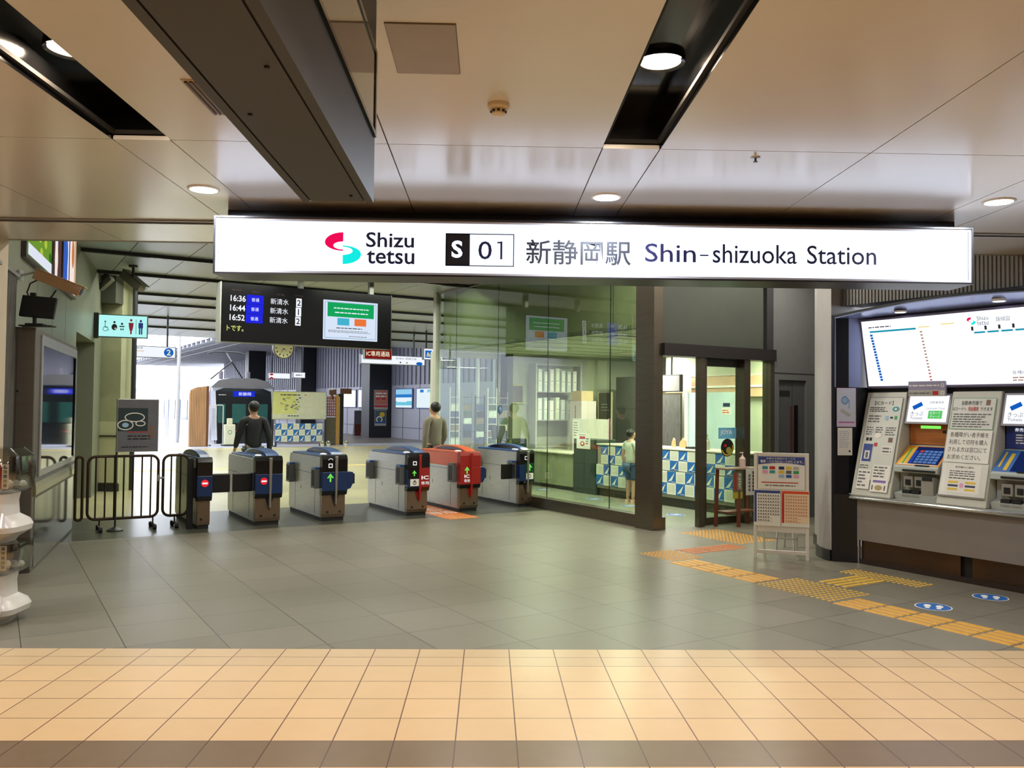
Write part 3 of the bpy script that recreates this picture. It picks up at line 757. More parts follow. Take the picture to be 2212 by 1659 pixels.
make_gate('ticket_gate', 'ticket gate nearest the glass office, with green arrow sign at its edge', 7.42, 0.26, 'side', shut_l=True, pads=(True, False), pod=False, b=11.84)

# orange floor sticker in the IC only lane
m = MB(); OST = PM('orange_sticker', (222, 120, 60), 0.45, var=0.25, vs=14)
p = Print(m, (0, 0, 0), (1, 0, 0), (0, 1, 0))
p.rect(-0.25, -0.75, 0.27, 1.05, OST, 0.0015)
p.text('IC', -0.17, 0.30, 0.2, 0.62, PAPER, 0.0025, 0.03); p.text('専用', -0.2, -0.15, 0.22, 0.2, PAPER, 0.0025)
for k in range(4): p.rect(-0.22, -0.7+k*0.11, 0.24, -0.66+k*0.11, PM('orange_pale', (236, 170, 110), 0.5), 0.0025)
o = tag(m.obj('floor_sticker'), 'orange lane sticker on the floor between the red and orange gates', 'floor sticker'); o.location = G(5.95, 11.75); o.rotation_euler = (0, 0, RZ)

# ================================================================== BARRIER FENCE AND BOARD
BRZ = PM('bronze_tube', (74, 58, 46), 0.30, 0.7, var=0.06)
def round_frame(m, x0, x1, z0, z1, r, tr, mat, y=0.0):
    pts = []
    for cx, cz, t0 in ((x1-r, z1-r, 0), (x0+r, z1-r, 90), (x0+r, z0+r, 180), (x1-r, z0+r, 270)):
        for k in range(6):
            t = math.radians(t0+90*k/5); pts.append((cx+r*math.cos(t), y, cz+r*math.sin(t)))
    m.tube(pts, tr, mat, 10, True)
def fence(a0, a1, label, nb, feet):
    t = thing('barrier_fence', label, 'fence', G(a0, 12.05), RZ, 'bronze barrier fences left of the gates')
    w = a1-a0; m = MB(); round_frame(m, 0.018, w-0.018, 0.15, 0.955, min(0.09, w/2-0.02), 0.018, BRZ); m.obj('frame', t, smooth=True)
    for k in range(nb):
        x = w*(k+1)/(nb+1); m = MB(); m.cyl((x, 0, 0.16), (x, 0, 0.95), 0.011, BRZ, 10); m.obj('bar', t, smooth=True)
    for x in feet:
        m = MB(); m.cyl((x, 0, 0.04), (x, 0, 0.15), 0.010, BRZ, 10); m.tube([(x, -0.16, 0.062), (x, 0.16, 0.062)], 0.012, CHROME, 8); m.obj('foot', t, smooth=True)
        for s in (-1, 1):
            m = MB(); m.cyl((x-0.022, s*0.16, 0.032), (x+0.022, s*0.16, 0.032), 0.032, RUBBER, 16); m.obj('caster', t, smooth=True)
    return t
fence(0.90, 1.015, 'narrow bronze fence end between the steel cabinet and the wide fence', 0, ())
f = fence(1.04, 1.915, 'wide bronze barrier fence on casters below the grey notice board', 7, (0.16, 0.80))
m = MB(); m.cyl((0.85, -0.03, 0.66), (0.93, -0.03, 0.66), 0.012, ALU, 10); m.box(0.845, 0.875, -0.03, 0.0, 0.62, 0.70, ALU); m.obj('latch', f)
fence(1.94, 2.295, 'short bronze barrier fence joined to the first ticket gate', 2, (0.17,))
t = thing('notice_board', 'grey plastic notice board on a pole standing at the bronze fence', 'notice board', G(1.36, 12.0), RZ)
m = MB(); m.cyl((0.02, 0.0, 0.05), (0.02, 0, 1.70), 0.012, DKGREY, 10); m.lathe([(0.10, 0), (0.10, 0.012), (0.02, 0.05)], (0.02, 0, 0), DKGREY, 20); m.obj('pole', t)
m = MB(); m.box(0.012, 0.515, -0.032, -0.013, 1.012, 1.70, ALU); m.obj('frame', t, bevel=0.004)
PG = PM('poster_grey', (104, 106, 112), 0.25, var=0.08, vs=7)
m = MB(); p = Print(m, (0.022, -0.033, 1.022), (1, 0, 0), (0, 0, 1)); p.rect(0, 0, 0.483, 0.668, PG, 0.001)
DKT = PM('poster_teal_dark', (38, 54, 58), 0.4)
p.rect(0.0, 0.26, 0.36, 0.56, DKT, 0.002)
for cx, cz, ra, rb in ((0.09, 0.34, 0.085, 0.055), (0.20, 0.44, 0.11, 0.05), (0.27, 0.36, 0.05, 0.025)):
    p.ring(cx, cz, 1, 1, PAPER, 0.003, 1)
    for i in range(18):
        q, r = 2*PI*i/18, 2*PI*(i+1)/18
        p.poly([(cx+ra*math.cos(q), cz+rb*math.sin(q)), (cx+(ra+0.012)*math.cos(q), cz+(rb+0.012)*math.sin(q)), (cx+(ra+0.012)*math.cos(r), cz+(rb+0.012)*math.sin(r)), (cx+ra*math.cos(r), cz+rb*math.sin(r))], PAPER, 0.003)
p.ell(0.09, 0.34, 0.04, 0.03, PM('pale_blue_print', (150, 186, 214), 0.5), 0.003)
p.lines(0.12, 0.235, 0.40, 0.26, 1, RED, 0.003); p.lines(0.12, 0.14, 0.40, 0.215, 2, INK, 0.003); p.lines(0.05, 0.04, 0.4, 0.07, 1, INK, 0.003)
p.rect(0.39, 0.17, 0.43, 0.33, PM('poster_brown', (120, 88, 70), 0.5), 0.003)
m.obj('poster', t)

# ================================================================== LEFT SIDE
t = thing('shutter_cabinet', 'tall grey steel cabinet with mirror-dark glass front against the left wall', 'cabinet', LW(-4.62, 0, 0), LRZ)
CABG = PM('cabinet_grey', (112, 106, 98), 0.40, 0.45, var=0.04, vs=3, stretch=(1, 1, 10))
OLV = PM('polished_olive_steel', (124, 124, 98), 0.10, 0.85, var=0.03)
MIR = PM('mirror_dark_glass', (22, 24, 24), 0.03, 0.0, spec=1.0, coat=1.0)
m = MB(); m.box(0.0, 3.02, -0.205, -0.002, 0.0, 2.37, CABG); m.obj('body', t, bevel=0.006)
m = MB(); m.box(-0.006, 0.0, -0.20, -0.008, 0.03, 0.80, CABG); m.box(-0.006, 0.0, -0.20, -0.045, 0.87, 2.34, CABG); m.box(-0.006, 0.0, -0.041, -0.008, 0.87, 2.34, CABG); m.box(-0.010, 0.0, -0.21, -0.004, 0.815, 0.855, CABG); m.obj('end_panel', t, bevel=0.003)
m = MB(); m.cyl((-0.008, -0.06, 1.75), (-0.004, -0.06, 1.75), 0.012, BLACKM, 10); m.cyl((-0.008, -0.06, 1.05), (-0.004, -0.06, 1.05), 0.012, BLACKM, 10); m.obj('lock', t)
m = MB(); m.box(0.14, 2.92, -0.2095, -0.2055, 0.03, 0.70, OLV); m.obj('lower_panel', t)
m = MB(); m.prism([(-0.205, 0.72), (-0.232, 0.74), (-0.232, 0.80), (-0.225, 0.86), (-0.205, 0.90)], 0.05, 3.0, 'x', PM('ledge_olive', (142, 140, 112), 0.22, 0.7)); m.obj('ledge', t)
m = MB()
for x0, x1, z0, z1 in ((0.28, 0.36, 0.90, 2.32), (2.86, 2.94, 0.90, 2.32), (0.36, 2.86, 2.22, 2.32), (0.36, 2.86, 0.90, 0.96)): m.box(x0, x1, -0.222, -0.2055, z0, z1, ALU)
fr_ = m.obj('glass_frame', t, bevel=0.003)
m = MB(); m.box(0.362, 2.858, -0.213, -0.2055, 0.962, 2.218, MIR); m.obj('glass_panel', t)
m = MB(); m.box(2.78, 2.856, -0.226, -0.2135, 0.97, 2.21, BLACK); m.obj('edge_strip', t)

t = thing('monitor', 'small black monitor on a stand on top of the grey cabinet', 'monitor', (-4.36, 8.26, 2.371), math.radians(8))
m = MB(); m.box(-0.15, 0.15, -0.07, 0.05, 0.0, 0.012, BLACKM); m.box(-0.10, 0.06, -0.05, 0.05, 0.012, 0.03, DKGREY); m.obj('base', t, bevel=0.003)
m = MB(); m.cyl((-0.03, 0, 0.03), (-0.03, 0, 0.12), 0.018, BLACKM, 12); m.obj('stem', t)
m = MB(); T = Matrix.Rotation(math.radians(4), 4, 'Y') @ Matrix.Rotation(math.radians(-12), 4, 'X'); m.T = Matrix.Translation((0, 0, 0.19)) @ T; m.box(-0.155, 0.155, -0.02, 0.02, -0.105, 0.105, BLACKM); m.obj('screen_back', t, bevel=0.006)
m = MB(); m.box(-0.08, -0.03, 0.0, 0.03, 0.285, 0.33, BLACKM); m.obj('webcam', t, bevel=0.004)
t = thing('security_camera', 'long beige security camera on a bracket high on the left wall', 'security camera', LW(-4.45, 0.03, 2.83), 0)
BEI = PM('beige_case', (176, 142, 108), 0.45)
cdir = Vector((0.93, 0.18, -0.36)).normalized()
up = Vector((0, 0, 1)); sd = cdir.cross(up).normalized(); uu = sd.cross(cdir)
Tm = Matrix((cdir, -sd, uu)).transposed().to_4x4(); Tm.translation = (0.40, -0.06, -0.02)
m = MB(Tm); m.box(-0.22, 0.22, -0.055, 0.055, -0.05, 0.05, BEI); m.box(-0.23, 0.25, -0.062, 0.062, 0.05, 0.058, BEI); m.obj('case', t, bevel=0.006)
m = MB(Tm); m.cyl((0.22, 0, 0), (0.226, 0, 0), 0.035, BLACK, 16); m.obj('lens', t)
m = MB(); m.tube([(-0.0, 0, 0.06), (0.16, -0.01, 0.10), (0.30, -0.04, 0.07)], 0.014, ALU, 8); m.box(-0.012, 0.012, -0.04, 0.04, 0.01, 0.11, ALU); m.obj('bracket', t)
m = MB(); m.tube([(0.22, -0.06, 0.02), (0.14, -0.08, -0.03), (0.11, -0.08, -0.12), (0.16, -0.08, -0.20), (0.26, -0.08, -0.21), (0.34, -0.07, -0.16), (0.38, -0.06, -0.09)], 0.008, BLACKM, 8); m.obj('cable', t, smooth=True)

# advert light boxes high on the left wall
t = thing('advert_lightbox', 'colourful lit advert panel high on the left wall below the ceiling', 'advert', LW(-4.3, 0.0, 3.10), LRZ)
m = MB(); m.box(0.0, 3.75, -0.05, -0.002, 0.0, 0.88, PM('lightbox_frame', (60, 52, 48), 0.4)); m.obj('frame', t)
m = MB(); p = Print(m, (0.05, -0.051, 0.04), (1, 0, 0), (0, 0, 1))
def E_(n, c): return EM(n, c, 0.9)
p.rect(0, 0, 1.5, 0.8, E_('ad_green', (110, 150, 50)), 0.001); p.rect(1.5, 0, 2.3, 0.8, E_('ad_brown', (86, 62, 60)), 0.001); p.rect(2.3, 0, 2.95, 0.8, E_('ad_white', (226, 230, 244)), 0.001)
p.rect(2.95, 0, 3.62, 0.8, E_('ad_cream', (246, 232, 220)), 0.001)
for k in range(14): p.ell(random.uniform(0.1, 1.4), random.uniform(0.1, 0.75), 0.10, 0.06, E_('ad_leaf', (176, 196, 70)) if k % 2 else E_('ad_leafd', (52, 110, 40)), 0.002+k*0.0003, 10)
p.rect(0.0, 0.0, 1.5, 0.12, E_('ad_white', (226, 230, 244)), 0.008); p.rect(0.0, 0.7, 0.14, 0.8, E_('ad_red', (170, 30, 40)), 0.008)
p.rect(1.75, 0.0, 1.95, 0.8, E_('ad_white', (226, 230, 244)), 0.003); p.ell(1.85, 0.25, 0.12, 0.2, E_('ad_cream', (246, 232, 220)), 0.004)
p.ell(2.6, 0.45, 0.22, 0.28, E_('ad_blue', (56, 96, 190)), 0.003); p.rect(2.42, 0.02, 2.78, 0.4, E_('ad_blue', (56, 96, 190)), 0.004); p.rect(2.9, 0, 2.99, 0.8, E_('ad_purple', (90, 50, 110)), 0.005)
p.ell(3.3, 0.55, 0.12, 0.2, E_('ad_orange', (200, 120, 60)), 0.003); p.rect(3.45, 0, 3.62, 0.8, E_('ad_tan', (206, 170, 140)), 0.003)
m.obj('artwork', t)
for k, q in enumerate((1.52, 2.28)):
    m = MB(); m.box(q, q+0.05, -0.075, -0.0565, 0.0, 0.88, PM('lightbox_frame', (60, 52, 48), 0.4)); m.obj('mullion', t)

# restroom sign
t = thing('restroom_sign', 'pale turquoise lit restroom sign projecting from the left wall', 'sign', LW(2.32, 0.0, 2.79), LRZ-PI/2)
m = MB(); m.box(0.0, 0.86, -0.05, 0.05, 0.0, 0.40, PM('sign_teal_frame', (60, 88, 88), 0.4)); m.obj('frame', t)
m = MB(); m.box(0.0, 0.07, -0.055, 0.055, -0.02, 0.42, BLACKM); m.obj('bracket', t)
m = MB(); m.box(0.08, 0.845, -0.054, -0.049, 0.015, 0.385, EM('restroom_face', (176, 244, 240), 0.95)); m.obj('lit_face', t)
p = Print(MB(), (0.08, -0.055, 0.015), (1, 0, 0), (0, 0, 1)); ICO = PM('icon_black', (26, 34, 40), 0.5); ICR = PM('icon_red', (176, 30, 64), 0.5); ICB = PM('icon_blue', (34, 60, 160), 0.5); ICT = PM('icon_teal', (70, 140, 150), 0.5)
p.ring(0.105, 0.13, 0.034, 0.043, ICT, 0.002); p.ell(0.10, 0.255, 0.014, 0.016, ICT, 0.002); p.rect(0.094, 0.15, 0.104, 0.235, ICT, 0.002); p.rect(0.10, 0.15, 0.145, 0.16, ICT, 0.002); p.rect(0.14, 0.11, 0.165, 0.12, ICT, 0.002)
p.ell(0.245, 0.25, 0.018, 0.020, ICO, 0.002); p.ell(0.245, 0.165, 0.045, 0.055, ICO, 0.002); p.ell(0.262, 0.14, 0.018, 0.018, PAPER, 0.003)
p.ell(0.365, 0.225, 0.018, 0.020, ICO, 0.002); p.rect(0.325, 0.17, 0.405, 0.19, ICO, 0.002); p.rect(0.34, 0.115, 0.36, 0.145, ICO, 0.002); p.rect(0.372, 0.115, 0.392, 0.145, ICO, 0.002)
p.ell(0.51, 0.295, 0.020, 0.022, ICR, 0.002); p.poly([(0.47, 0.25), (0.55, 0.25), (0.545, 0.18), (0.53, 0.11), (0.49, 0.11), (0.475, 0.18)], ICR, 0.002); p.rect(0.497, 0.05, 0.523, 0.11, ICR, 0.002)
p.rect(0.586, 0.05, 0.594, 0.31, ICT, 0.002)
p.ell(0.665, 0.285, 0.020, 0.022, ICB, 0.002); p.rect(0.628, 0.16, 0.702, 0.255, ICB, 0.002); p.rect(0.637, 0.05, 0.660, 0.16, ICB, 0.002); p.rect(0.670, 0.05, 0.693, 0.16, ICB, 0.002)
p.mb.obj('pictograms', t)
# cameras in the hall
def cctv(loc, rz, label, s=1.0):
    t = thing('surveillance_camera', label, 'security camera', loc, rz)
    m = MB(); m.cyl((0, 0, 0.0), (0, 0, -0.03), 0.06*s, DKGREY, 16); m.cyl((0, 0, -0.03), (0, 0, -0.16*s), 0.018*s, DKGREY, 10); m.obj('mount', t)
    q = MB(Matrix.Translation((0, 0, -0.22*s)) @ Matrix.Rotation(math.radians(35), 4, 'Y')); q.box(-0.20*s, 0.20*s, -0.06*s, 0.06*s, -0.06*s, 0.06*s, PM('camera_grey', (96, 92, 84), 0.45)); q.box(-0.21*s, 0.25*s, -0.068*s, 0.068*s, 0.06*s, 0.068*s, DKGREY); q.obj('case', t, bevel=0.006)
    return t
cctv((-6.10, 14.55, HZ), math.radians(-20), 'grey surveillance camera hanging from the hall ceiling above the platform sign', 1.2)
cctv((-6.98, 15.5, HZ), math.radians(160), 'small surveillance camera at the ceiling corner of the green pier', 0.8)

# capsule toy machine at the left edge
t = thing('capsule_machine', 'white two tier capsule toy machine at the left edge of the picture', 'vending machine', (-3.69, 6.46, 0))
CAPW = PM('capsule_white', (206, 200, 194), 0.3, var=0.03); CLEAR = GLASS('clear_case', (206, 206, 200), 1.5, rough=0.08, base=0.16)
def loft(m, secs, mat, n=32, e=0.5):
    v = []
    for z, hx, hy in secs:
        for k in range(n):
            t_ = 2*PI*k/n; c, s = math.cos(t_), math.sin(t_)
            v.append((hx*math.copysign(abs(c)**e, c), hy*math.copysign(abs(s)**e, s), z))
    f = [(i*n+k, i*n+(k+1) % n, (i+1)*n+(k+1) % n, (i+1)*n+k) for i in range(len(secs)-1) for k in range(n)]
    f += [tuple(range(n))[::-1], tuple(range((len(secs)-1)*n, len(secs)*n))]
    m.add(v, f, mat)
for z0, nm in ((0.0, 'lower'), (0.60, 'upper')):
    m = MB(); loft(m, [(z0+0.36, 0.14, 0.15), (z0+0.30, 0.13, 0.14), (z0+0.20, 0.135, 0.15), (z0+0.16, 0.20, 0.20), (z0+0.12, 0.225, 0.21), (z0+0.08, 0.215, 0.20), (z0+0.03, 0.14, 0.14), (z0, 0.12, 0.12)], CAPW); tr_ = m.obj('dispenser', t, smooth=True)
    for k in range(6): m = MB(); m.hexa([(-0.17+k*0.065, -0.215, z0+0.10), (-0.145+k*0.065, -0.215, z0+0.10), (-0.135+k*0.055, -0.12, z0+0.20), (-0.155+k*0.055, -0.12, z0+0.20), (-0.17+k*0.065, -0.225, z0+0.125), (-0.145+k*0.065, -0.225, z0+0.125), (-0.135+k*0.055, -0.135, z0+0.225), (-0.155+k*0.055, -0.135, z0+0.225)], CAPW); m.obj('tray_rib', tr_, bevel=0.004)
    m = MB(); loft(m, [(z0+0.37, 0.17, 0.16), (z0+0.40, 0.225, 0.185), (z0+0.52, 0.245, 0.19), (z0+0.60 if z0 == 0 else z0+0.64, 0.235, 0.18), (z0+0.60 if z0 == 0 else z0+0.70, 0.20 if z0 == 0 else 0.16, 0.15)], CLEAR); m.obj('clear_case', t, smooth=True)
    m = MB(); m.box(-0.13, 0.10, -0.10, -0.09, z0+0.40, z0+0.58, PM('card_red', (168, 26, 34), 0.4)); p = Print(m, (0.10, -0.101, z0+0.40), (1, 0, 0), (0, 0, 1)); p.rect(0, 0, 0.05, 0.18, PAPER)
    for k in range(5): p.rect(0.012, 0.012+k*0.034, 0.038, 0.036+k*0.034, (INKG, PM('card_tan', (170, 150, 100), 0.5))[k % 2], 0.002)
    p.rect(-0.22, 0.12, -0.02, 0.135, PAPER); p.rect(-0.22, 0.05, -0.02, 0.06, PINK); m.obj('display_card', t)
    for k in range(6):
        c = thing('toy_capsule', 'small round toy capsule behind the clear %s case of the capsule machine' % nm, 'toy capsule', (-3.69+0.085+0.052*(k % 3), 6.46-0.06+0.08*(k // 3), z0+0.401+0.03), 0, 'toy capsules in the %s case' % nm)
        m = MB(); m.ball((0, 0, 0), 0.026, (PM('toy_grey', (140, 138, 120), 0.3), PM('toy_white', (220, 214, 206), 0.3))[k % 2], 12, 8); m.obj('shell', c, smooth=True)
        m = MB(); m.cyl((0, 0, -0.002), (0, 0, 0.002), 0.0268, WHITE, 14); m.obj('seam', c)
    m = MB(); m.cyl((0.02, -0.15, z0+0.26), (0.02, -0.175, z0+0.26), 0.045, CAPW, 20); m.box(-0.02, 0.06, -0.19, -0.175, z0+0.25, z0+0.27, CAPW); m.obj('crank', t, bevel=0.003)

# ================================================================== TICKET MACHINE ALCOVE (faces -a, reads from high b to low b)
def gt(name, label, cat, a, b, group=None):
    t = thing(name, label, cat, G(a, b, 0), RZ, group)
    return t, (lambda: MB(Matrix.Translation((-a, -b, 0))))
def AP(z): return 7.94+0.2706*(z-0.74)
ALB = PM('alcove_blue_steel', (146, 158, 204), 0.25, 0.35, var=0.03)
ALK = PM('alcove_black', (16, 18, 28), 0.30)
arch = [(6.07, 2.686), (5.759, 2.719), (5.483, 2.741), (5.168, 2.765), (4.825, 2.776), (4.505, 2.777), (4.247, 2.769), (4.035, 2.757), (3.6, 2.73), (3.1, 2.69), (2.6, 2.63), (2.3, 2.59)]
t, M_ = gt('ticket_counter', 'black framed ticket machine alcove with arched top and grey apron in the right wall', 'counter', 8.0, 5.0)
m = M_()
for i in range(len(arch)-1):
    (b0, z0), (b1, z1) = arch[i], arch[i+1]
    m.hexa([(7.85, b0, z0-0.022), (7.85, b1, z1-0.022), (8.0, b1, z1-0.022), (8.0, b0, z0-0.022), (7.85, b0, z0), (7.85, b1, z1), (8.0, b1, z1), (8.0, b0, z0)], ALK)
m.prism([(7.85, 6.07), (7.85, 6.045), (7.99, 5.85), (8.0, 6.07)], 0.0, 0.735, 'z', ALK)
m.prism([(7.85, 6.07), (7.85, 6.045), (7.99, 5.96), (8.0, 6.07)], 0.735, 2.69, 'z', ALK)
m.obj('frame', t)
m = M_()
for i in range(len(arch)-1):
    (b0, z0), (b1, z1) = arch[i], arch[i+1]
    m.hexa([(7.856, b0, z0-0.036), (7.856, b1, z1-0.036), (8.16, b1, 2.648), (8.16, b0, 2.648), (7.856, b0, z0-0.023), (7.856, b1, z1-0.023), (8.16, b1, 2.66), (8.16, b0, 2.66)], ALB)
m.obj('soffit', t)
m = M_(); m.prism([(7.856, 6.040), (8.12, 5.905), (8.135, 5.925), (7.87, 6.06)], 1.90, 2.66, 'z', ALB); m.prism([(7.856, 6.040), (8.30, 5.895), (8.30, 5.925), (7.87, 6.06)], 0.74, 1.90, 'z', ALK); m.obj('side_reveal', t)
m = M_(); m.box(8.30, 8.60, 2.3, 5.95, 0.74, 2.75, CHAR); m.obj('back_panel', t)
m = M_(); m.box(7.93, 8.30, 2.3, 5.90, 0.690, 0.735, PM('ledge_grey', (168, 166, 160), 0.35)); m.obj('ledge', t)
m = M_(); m.cyl((7.93, 2.3, 0.71), (7.93, 5.90, 0.71), 0.020, CHROME, 14); m.obj('ledge_edge', t, smooth=True)
m = M_(); m.box(7.975, 8.25, 2.3, 5.845, 0.255, 0.690, PM('apron_grey', (142, 134, 128), 0.4, 0.25, var=0.03)); m.obj('apron', t)
m = M_(); KB = PM('kick_bronze_steel', (88, 68, 54), 0.22, 0.8, var=0.15, vs=2)
m.box(8.03, 8.25, 4.735, 5.83, 0.05, 0.255, KB); m.box(8.03, 8.25, 2.3, 4.62, 0.05, 0.255, KB); m.obj('kick_panel', t)
m = M_(); m.box(8.0, 8.25, 2.3, 5.84, 0.0, 0.05, PM('kick_base', (44, 30, 24), 0.4)); m.box(8.06, 8.25, 4.62, 4.735, 0.05, 0.255, BLACKM); m.box(7.985, 8.02, 5.832, 5.842, 0.05, 0.69, ALU); m.obj('kick_base', t)
for k, (a, b, z) in enumerate(ALCOVE_LAMPS):
    m = M_(); m.cyl((a, b, z-0.006 if k == 0 else z-0.012), (a, b, z+0.012), 0.062, WHITE, 20); m.cyl((a, b, z-0.008 if k == 0 else z-0.014), (a, b, z-0.006 if k == 0 else z-0.012), 0.052, EM('alcove_lens', (240, 246, 255), 3.0), 20); m.obj('spot_lamp', t)

# fare map
t, M_ = gt('fare_map', 'long backlit white fare map above the ticket machines', 'map', 8.2, 5.0)
FMW = EM('fare_map_face', (240, 245, 255), 1.35)
m = M_(); m.hexa([(8.235, 5.90, 1.885), (8.235, 2.32, 1.885), (8.297, 2.32, 1.885), (8.297, 5.90, 1.885), (8.095, 5.90, 2.645), (8.095, 2.32, 2.645), (8.297, 2.32, 2.645), (8.297, 5.90, 2.645)], PM('map_case', (70, 66, 92), 0.35)); m.obj('case', t)
v = Vector((-0.14, 0, 0.76)).normalized()
mk = lambda d: Print(M_(), (8.235-0.03*0.18, 5.88, 1.885+0.03), (0, -1, 0), v)
p = mk(0); p.rect(0.0, 0.0, 3.54, 0.715, FMW, 0.004); p.frame(-0.02, -0.02, 3.56, 0.735, 0.02, PM('map_trim', (120, 116, 148), 0.35), 0.006); p.mb.obj('lit_face', t)
p = mk(0); MT = EM('map_teal', (30, 160, 186), 0.8); MBL = EM('map_blue', (20, 100, 204), 0.8); MYE = EM('map_yellow', (244, 222, 130), 0.9); MBR = EM('map_brown', (176, 130, 110), 0.8); MTX = PM('map_text', (60, 60, 90), 0.5); MRD = EM('map_red', (206, 80, 70), 0.8)
p.rect(0.09, 0.585, 0.63, 0.605, MT, 0.006)
for k in range(17): p.rect(0.09+0.004*k, 0.545-k*0.0305, 0.122+0.004*k, 0.568-k*0.0305, MBL, 0.006)
p.lines(0.08, 0.63, 0.36, 0.655, 1, MTX, 0.006)
p.rect(0.66, 0.60, 0.78, 0.612, MYE, 0.006); p.rect(0.90, 0.612, 1.04, 0.624, MYE, 0.006)
for k in range(16): p.rect(0.67+0.0035*k, 0.55-k*0.0335, 0.695+0.0035*k, 0.565-k*0.0335, MRD if k > 12 else MBR, 0.006)
swoosh(p, 1.17, 0.662, 0.00022, SIGNRED, SIGNCY, 0.006)
p.text('Shizu', 1.27, 0.625, 1.38, 0.665, MTX, 0.006); p.text('tetsu', 1.27, 0.578, 1.38, 0.615, MTX, 0.006); p.text('路線図', 1.45, 0.60, 1.58, 0.645, MTX, 0.006)
p.rect(1.22, 0.50, 3.3, 0.518, MT, 0.006)
for k in range(16):
    p.ell(1.22+k*0.13, 0.509, 0.013, 0.013, LEDW, 0.007, 10); p.rect(1.205+k*0.13, 0.53, 1.228+k*0.13, 0.57, MTX, 0.006)
p.text('各種ICカードがご利用いただけます', 1.55, 0.09, 2.3, 0.125, MTX, 0.006); p.lines(1.55, 0.02, 2.3, 0.07, 2, MBR, 0.006)
p.mb.obj('route_print', t)

# cream front covers with notices between the machines
CRM = PM('machine_cream', (196, 198, 186), 0.45, var=0.02); CRMS = PM('machine_cream_side', (178, 186, 180), 0.42, var=0.02)
def cover(name, label, b0, b1):
    t, M_ = gt('notice_cabinet', label, 'notice board', 8.0, (b0+b1)/2)
    m = M_(); m.hexa([(AP(0.736), b0, 0.736), (AP(0.736), b1, 0.736), (8.29, b1, 0.736), (8.29, b0, 0.736), (AP(1.845), b0, 1.845), (AP(1.845), b1, 1.845), (8.29, b1, 1.845), (8.29, b0, 1.845)], CRM); m.obj('cover', t, bevel=0.008)
    vv = Vector((0.2706, 0, 1)).normalized()
    return t, (lambda: Print(M_(), (AP(0.74), b0, 0.74), (0, -1, 0), vv))
FILM = PM('notice_film', (204, 206, 198), 0.3, var=0.02)
t, pf = cover('notice_panel', 'cream sloping notice panel with many small stickers at the left end of the ticket counter', 5.90, 5.43)
p = pf(); p.rect(0.05, 0.17, 0.44, 1.08, FILM, 0.010); p.frame(0.045, 0.165, 0.445, 1.085, 0.004, INKG, 0.011)
p.text('【ICカード】', 0.12, 1.0, 0.34, 1.045, INK, 0.012); p.lines(0.07, 0.92, 0.30, 0.98, 3, INK, 0.012); p.ell(0.38, 0.955, 0.04, 0.028, TEALP, 0.012); p.ell(0.38, 0.955, 0.015, 0.012, PAPER, 0.013)
p.lines(0.07, 0.80, 0.24, 0.89, 3, INKG, 0.012); p.rect(0.27, 0.83, 0.31, 0.88, PM('pale_blue_print', (150, 186, 214), 0.5), 0.012); p.rect(0.33, 0.85, 0.36, 0.87, INK, 0.012); p.rect(0.38, 0.84, 0.41, 0.88, GREENP, 0.012)
p.lines(0.07, 0.66, 0.16, 0.76, 4, INKG, 0.012); p.lines(0.18, 0.66, 0.27, 0.76, 4, INKG, 0.012); p.lines(0.30, 0.66, 0.42, 0.76, 4, INKG, 0.012)
p.mb.obj('notice_sheet', t)
p = pf(); p.rect(0.085, 0.60, 0.115, 0.635, INK, 0.012); p.rect(0.125, 0.60, 0.155, 0.635, INK, 0.012); p.rect(0.35, 0.59, 0.40, 0.64, PM('poster_brown', (120, 88, 70), 0.5), 0.012); p.rect(0.19, 0.54, 0.23, 0.58, RED, 0.012); p.ell(0.22, 0.66, 0.04, 0.03, PAPER, 0.0125)
p.rect(0.065, 0.36, 0.185, 0.57, PAPER, 0.012); p.rect(0.07, 0.37, 0.18, 0.565, PM('card_blue', (36, 62, 140), 0.45), 0.013); p.rect(0.095, 0.40, 0.155, 0.49, PAPER, 0.014); p.rect(0.11, 0.41, 0.14, 0.475, INKG, 0.015)
p.rect(0.29, 0.46, 0.42, 0.55, PAPER, 0.012); p.lines(0.30, 0.47, 0.41, 0.54, 2, INKG, 0.013); p.lines(0.06, 0.29, 0.19, 0.34, 2, INKG, 0.012)
p.rect(0.055, 0.07, 0.21, 0.28, PAPER, 0.012); p.lines(0.065, 0.09, 0.20, 0.27, 5, INKG, 0.013, rnd=0.6); p.rect(0.225, 0.05, 0.43, 0.34, PAPER, 0.012); p.lines(0.24, 0.20, 0.40, 0.33, 4, INKG, 0.013); p.rect(0.25, 0.15, 0.40, 0.175, PM('violet_print', (120, 100, 170), 0.5), 0.013)
for q in (0.245, 0.39): p.rect(q, 0.07, q+0.012, 0.12, INK, 0.013)
p.ell(0.325, 0.095, 0.045, 0.028, PM('card_tan', (170, 150, 100), 0.5), 0.013)
p.mb.obj('sticker_sheet', t)
t, pf = cover('notice_panel', 'cream sloping notice panel with large Japanese text between the two ticket machines', 4.93, 4.44)
p = pf(); p.rect(0.03, 0.76, 0.45, 1.07, FILM, 0.010); p.frame(0.028, 0.755, 0.455, 1.075, 0.004, GREENP, 0.011)
p.text('自動券売機で', 0.12, 1.0, 0.32, 1.045, INK, 0.012); p.text('ICカードへ', 0.04, 0.945, 0.17, 0.98, INK, 0.012); p.text('現金積増', 0.19, 0.94, 0.29, 0.985, RED, 0.012, 0.01); p.text('できます', 0.31, 0.945, 0.43, 0.98, INK, 0.012); p.rect(0.36, 1.0, 0.40, 1.055, PM('poster_brown', (120, 88, 70), 0.5), 0.012); p.lines(0.05, 0.77, 0.44, 0.92, 6, INKG, 0.012)
p.mb.obj('notice_sheet', t)
p = pf(); p.rect(0.02, 0.42, 0.46, 0.75, PAPER, 0.013)
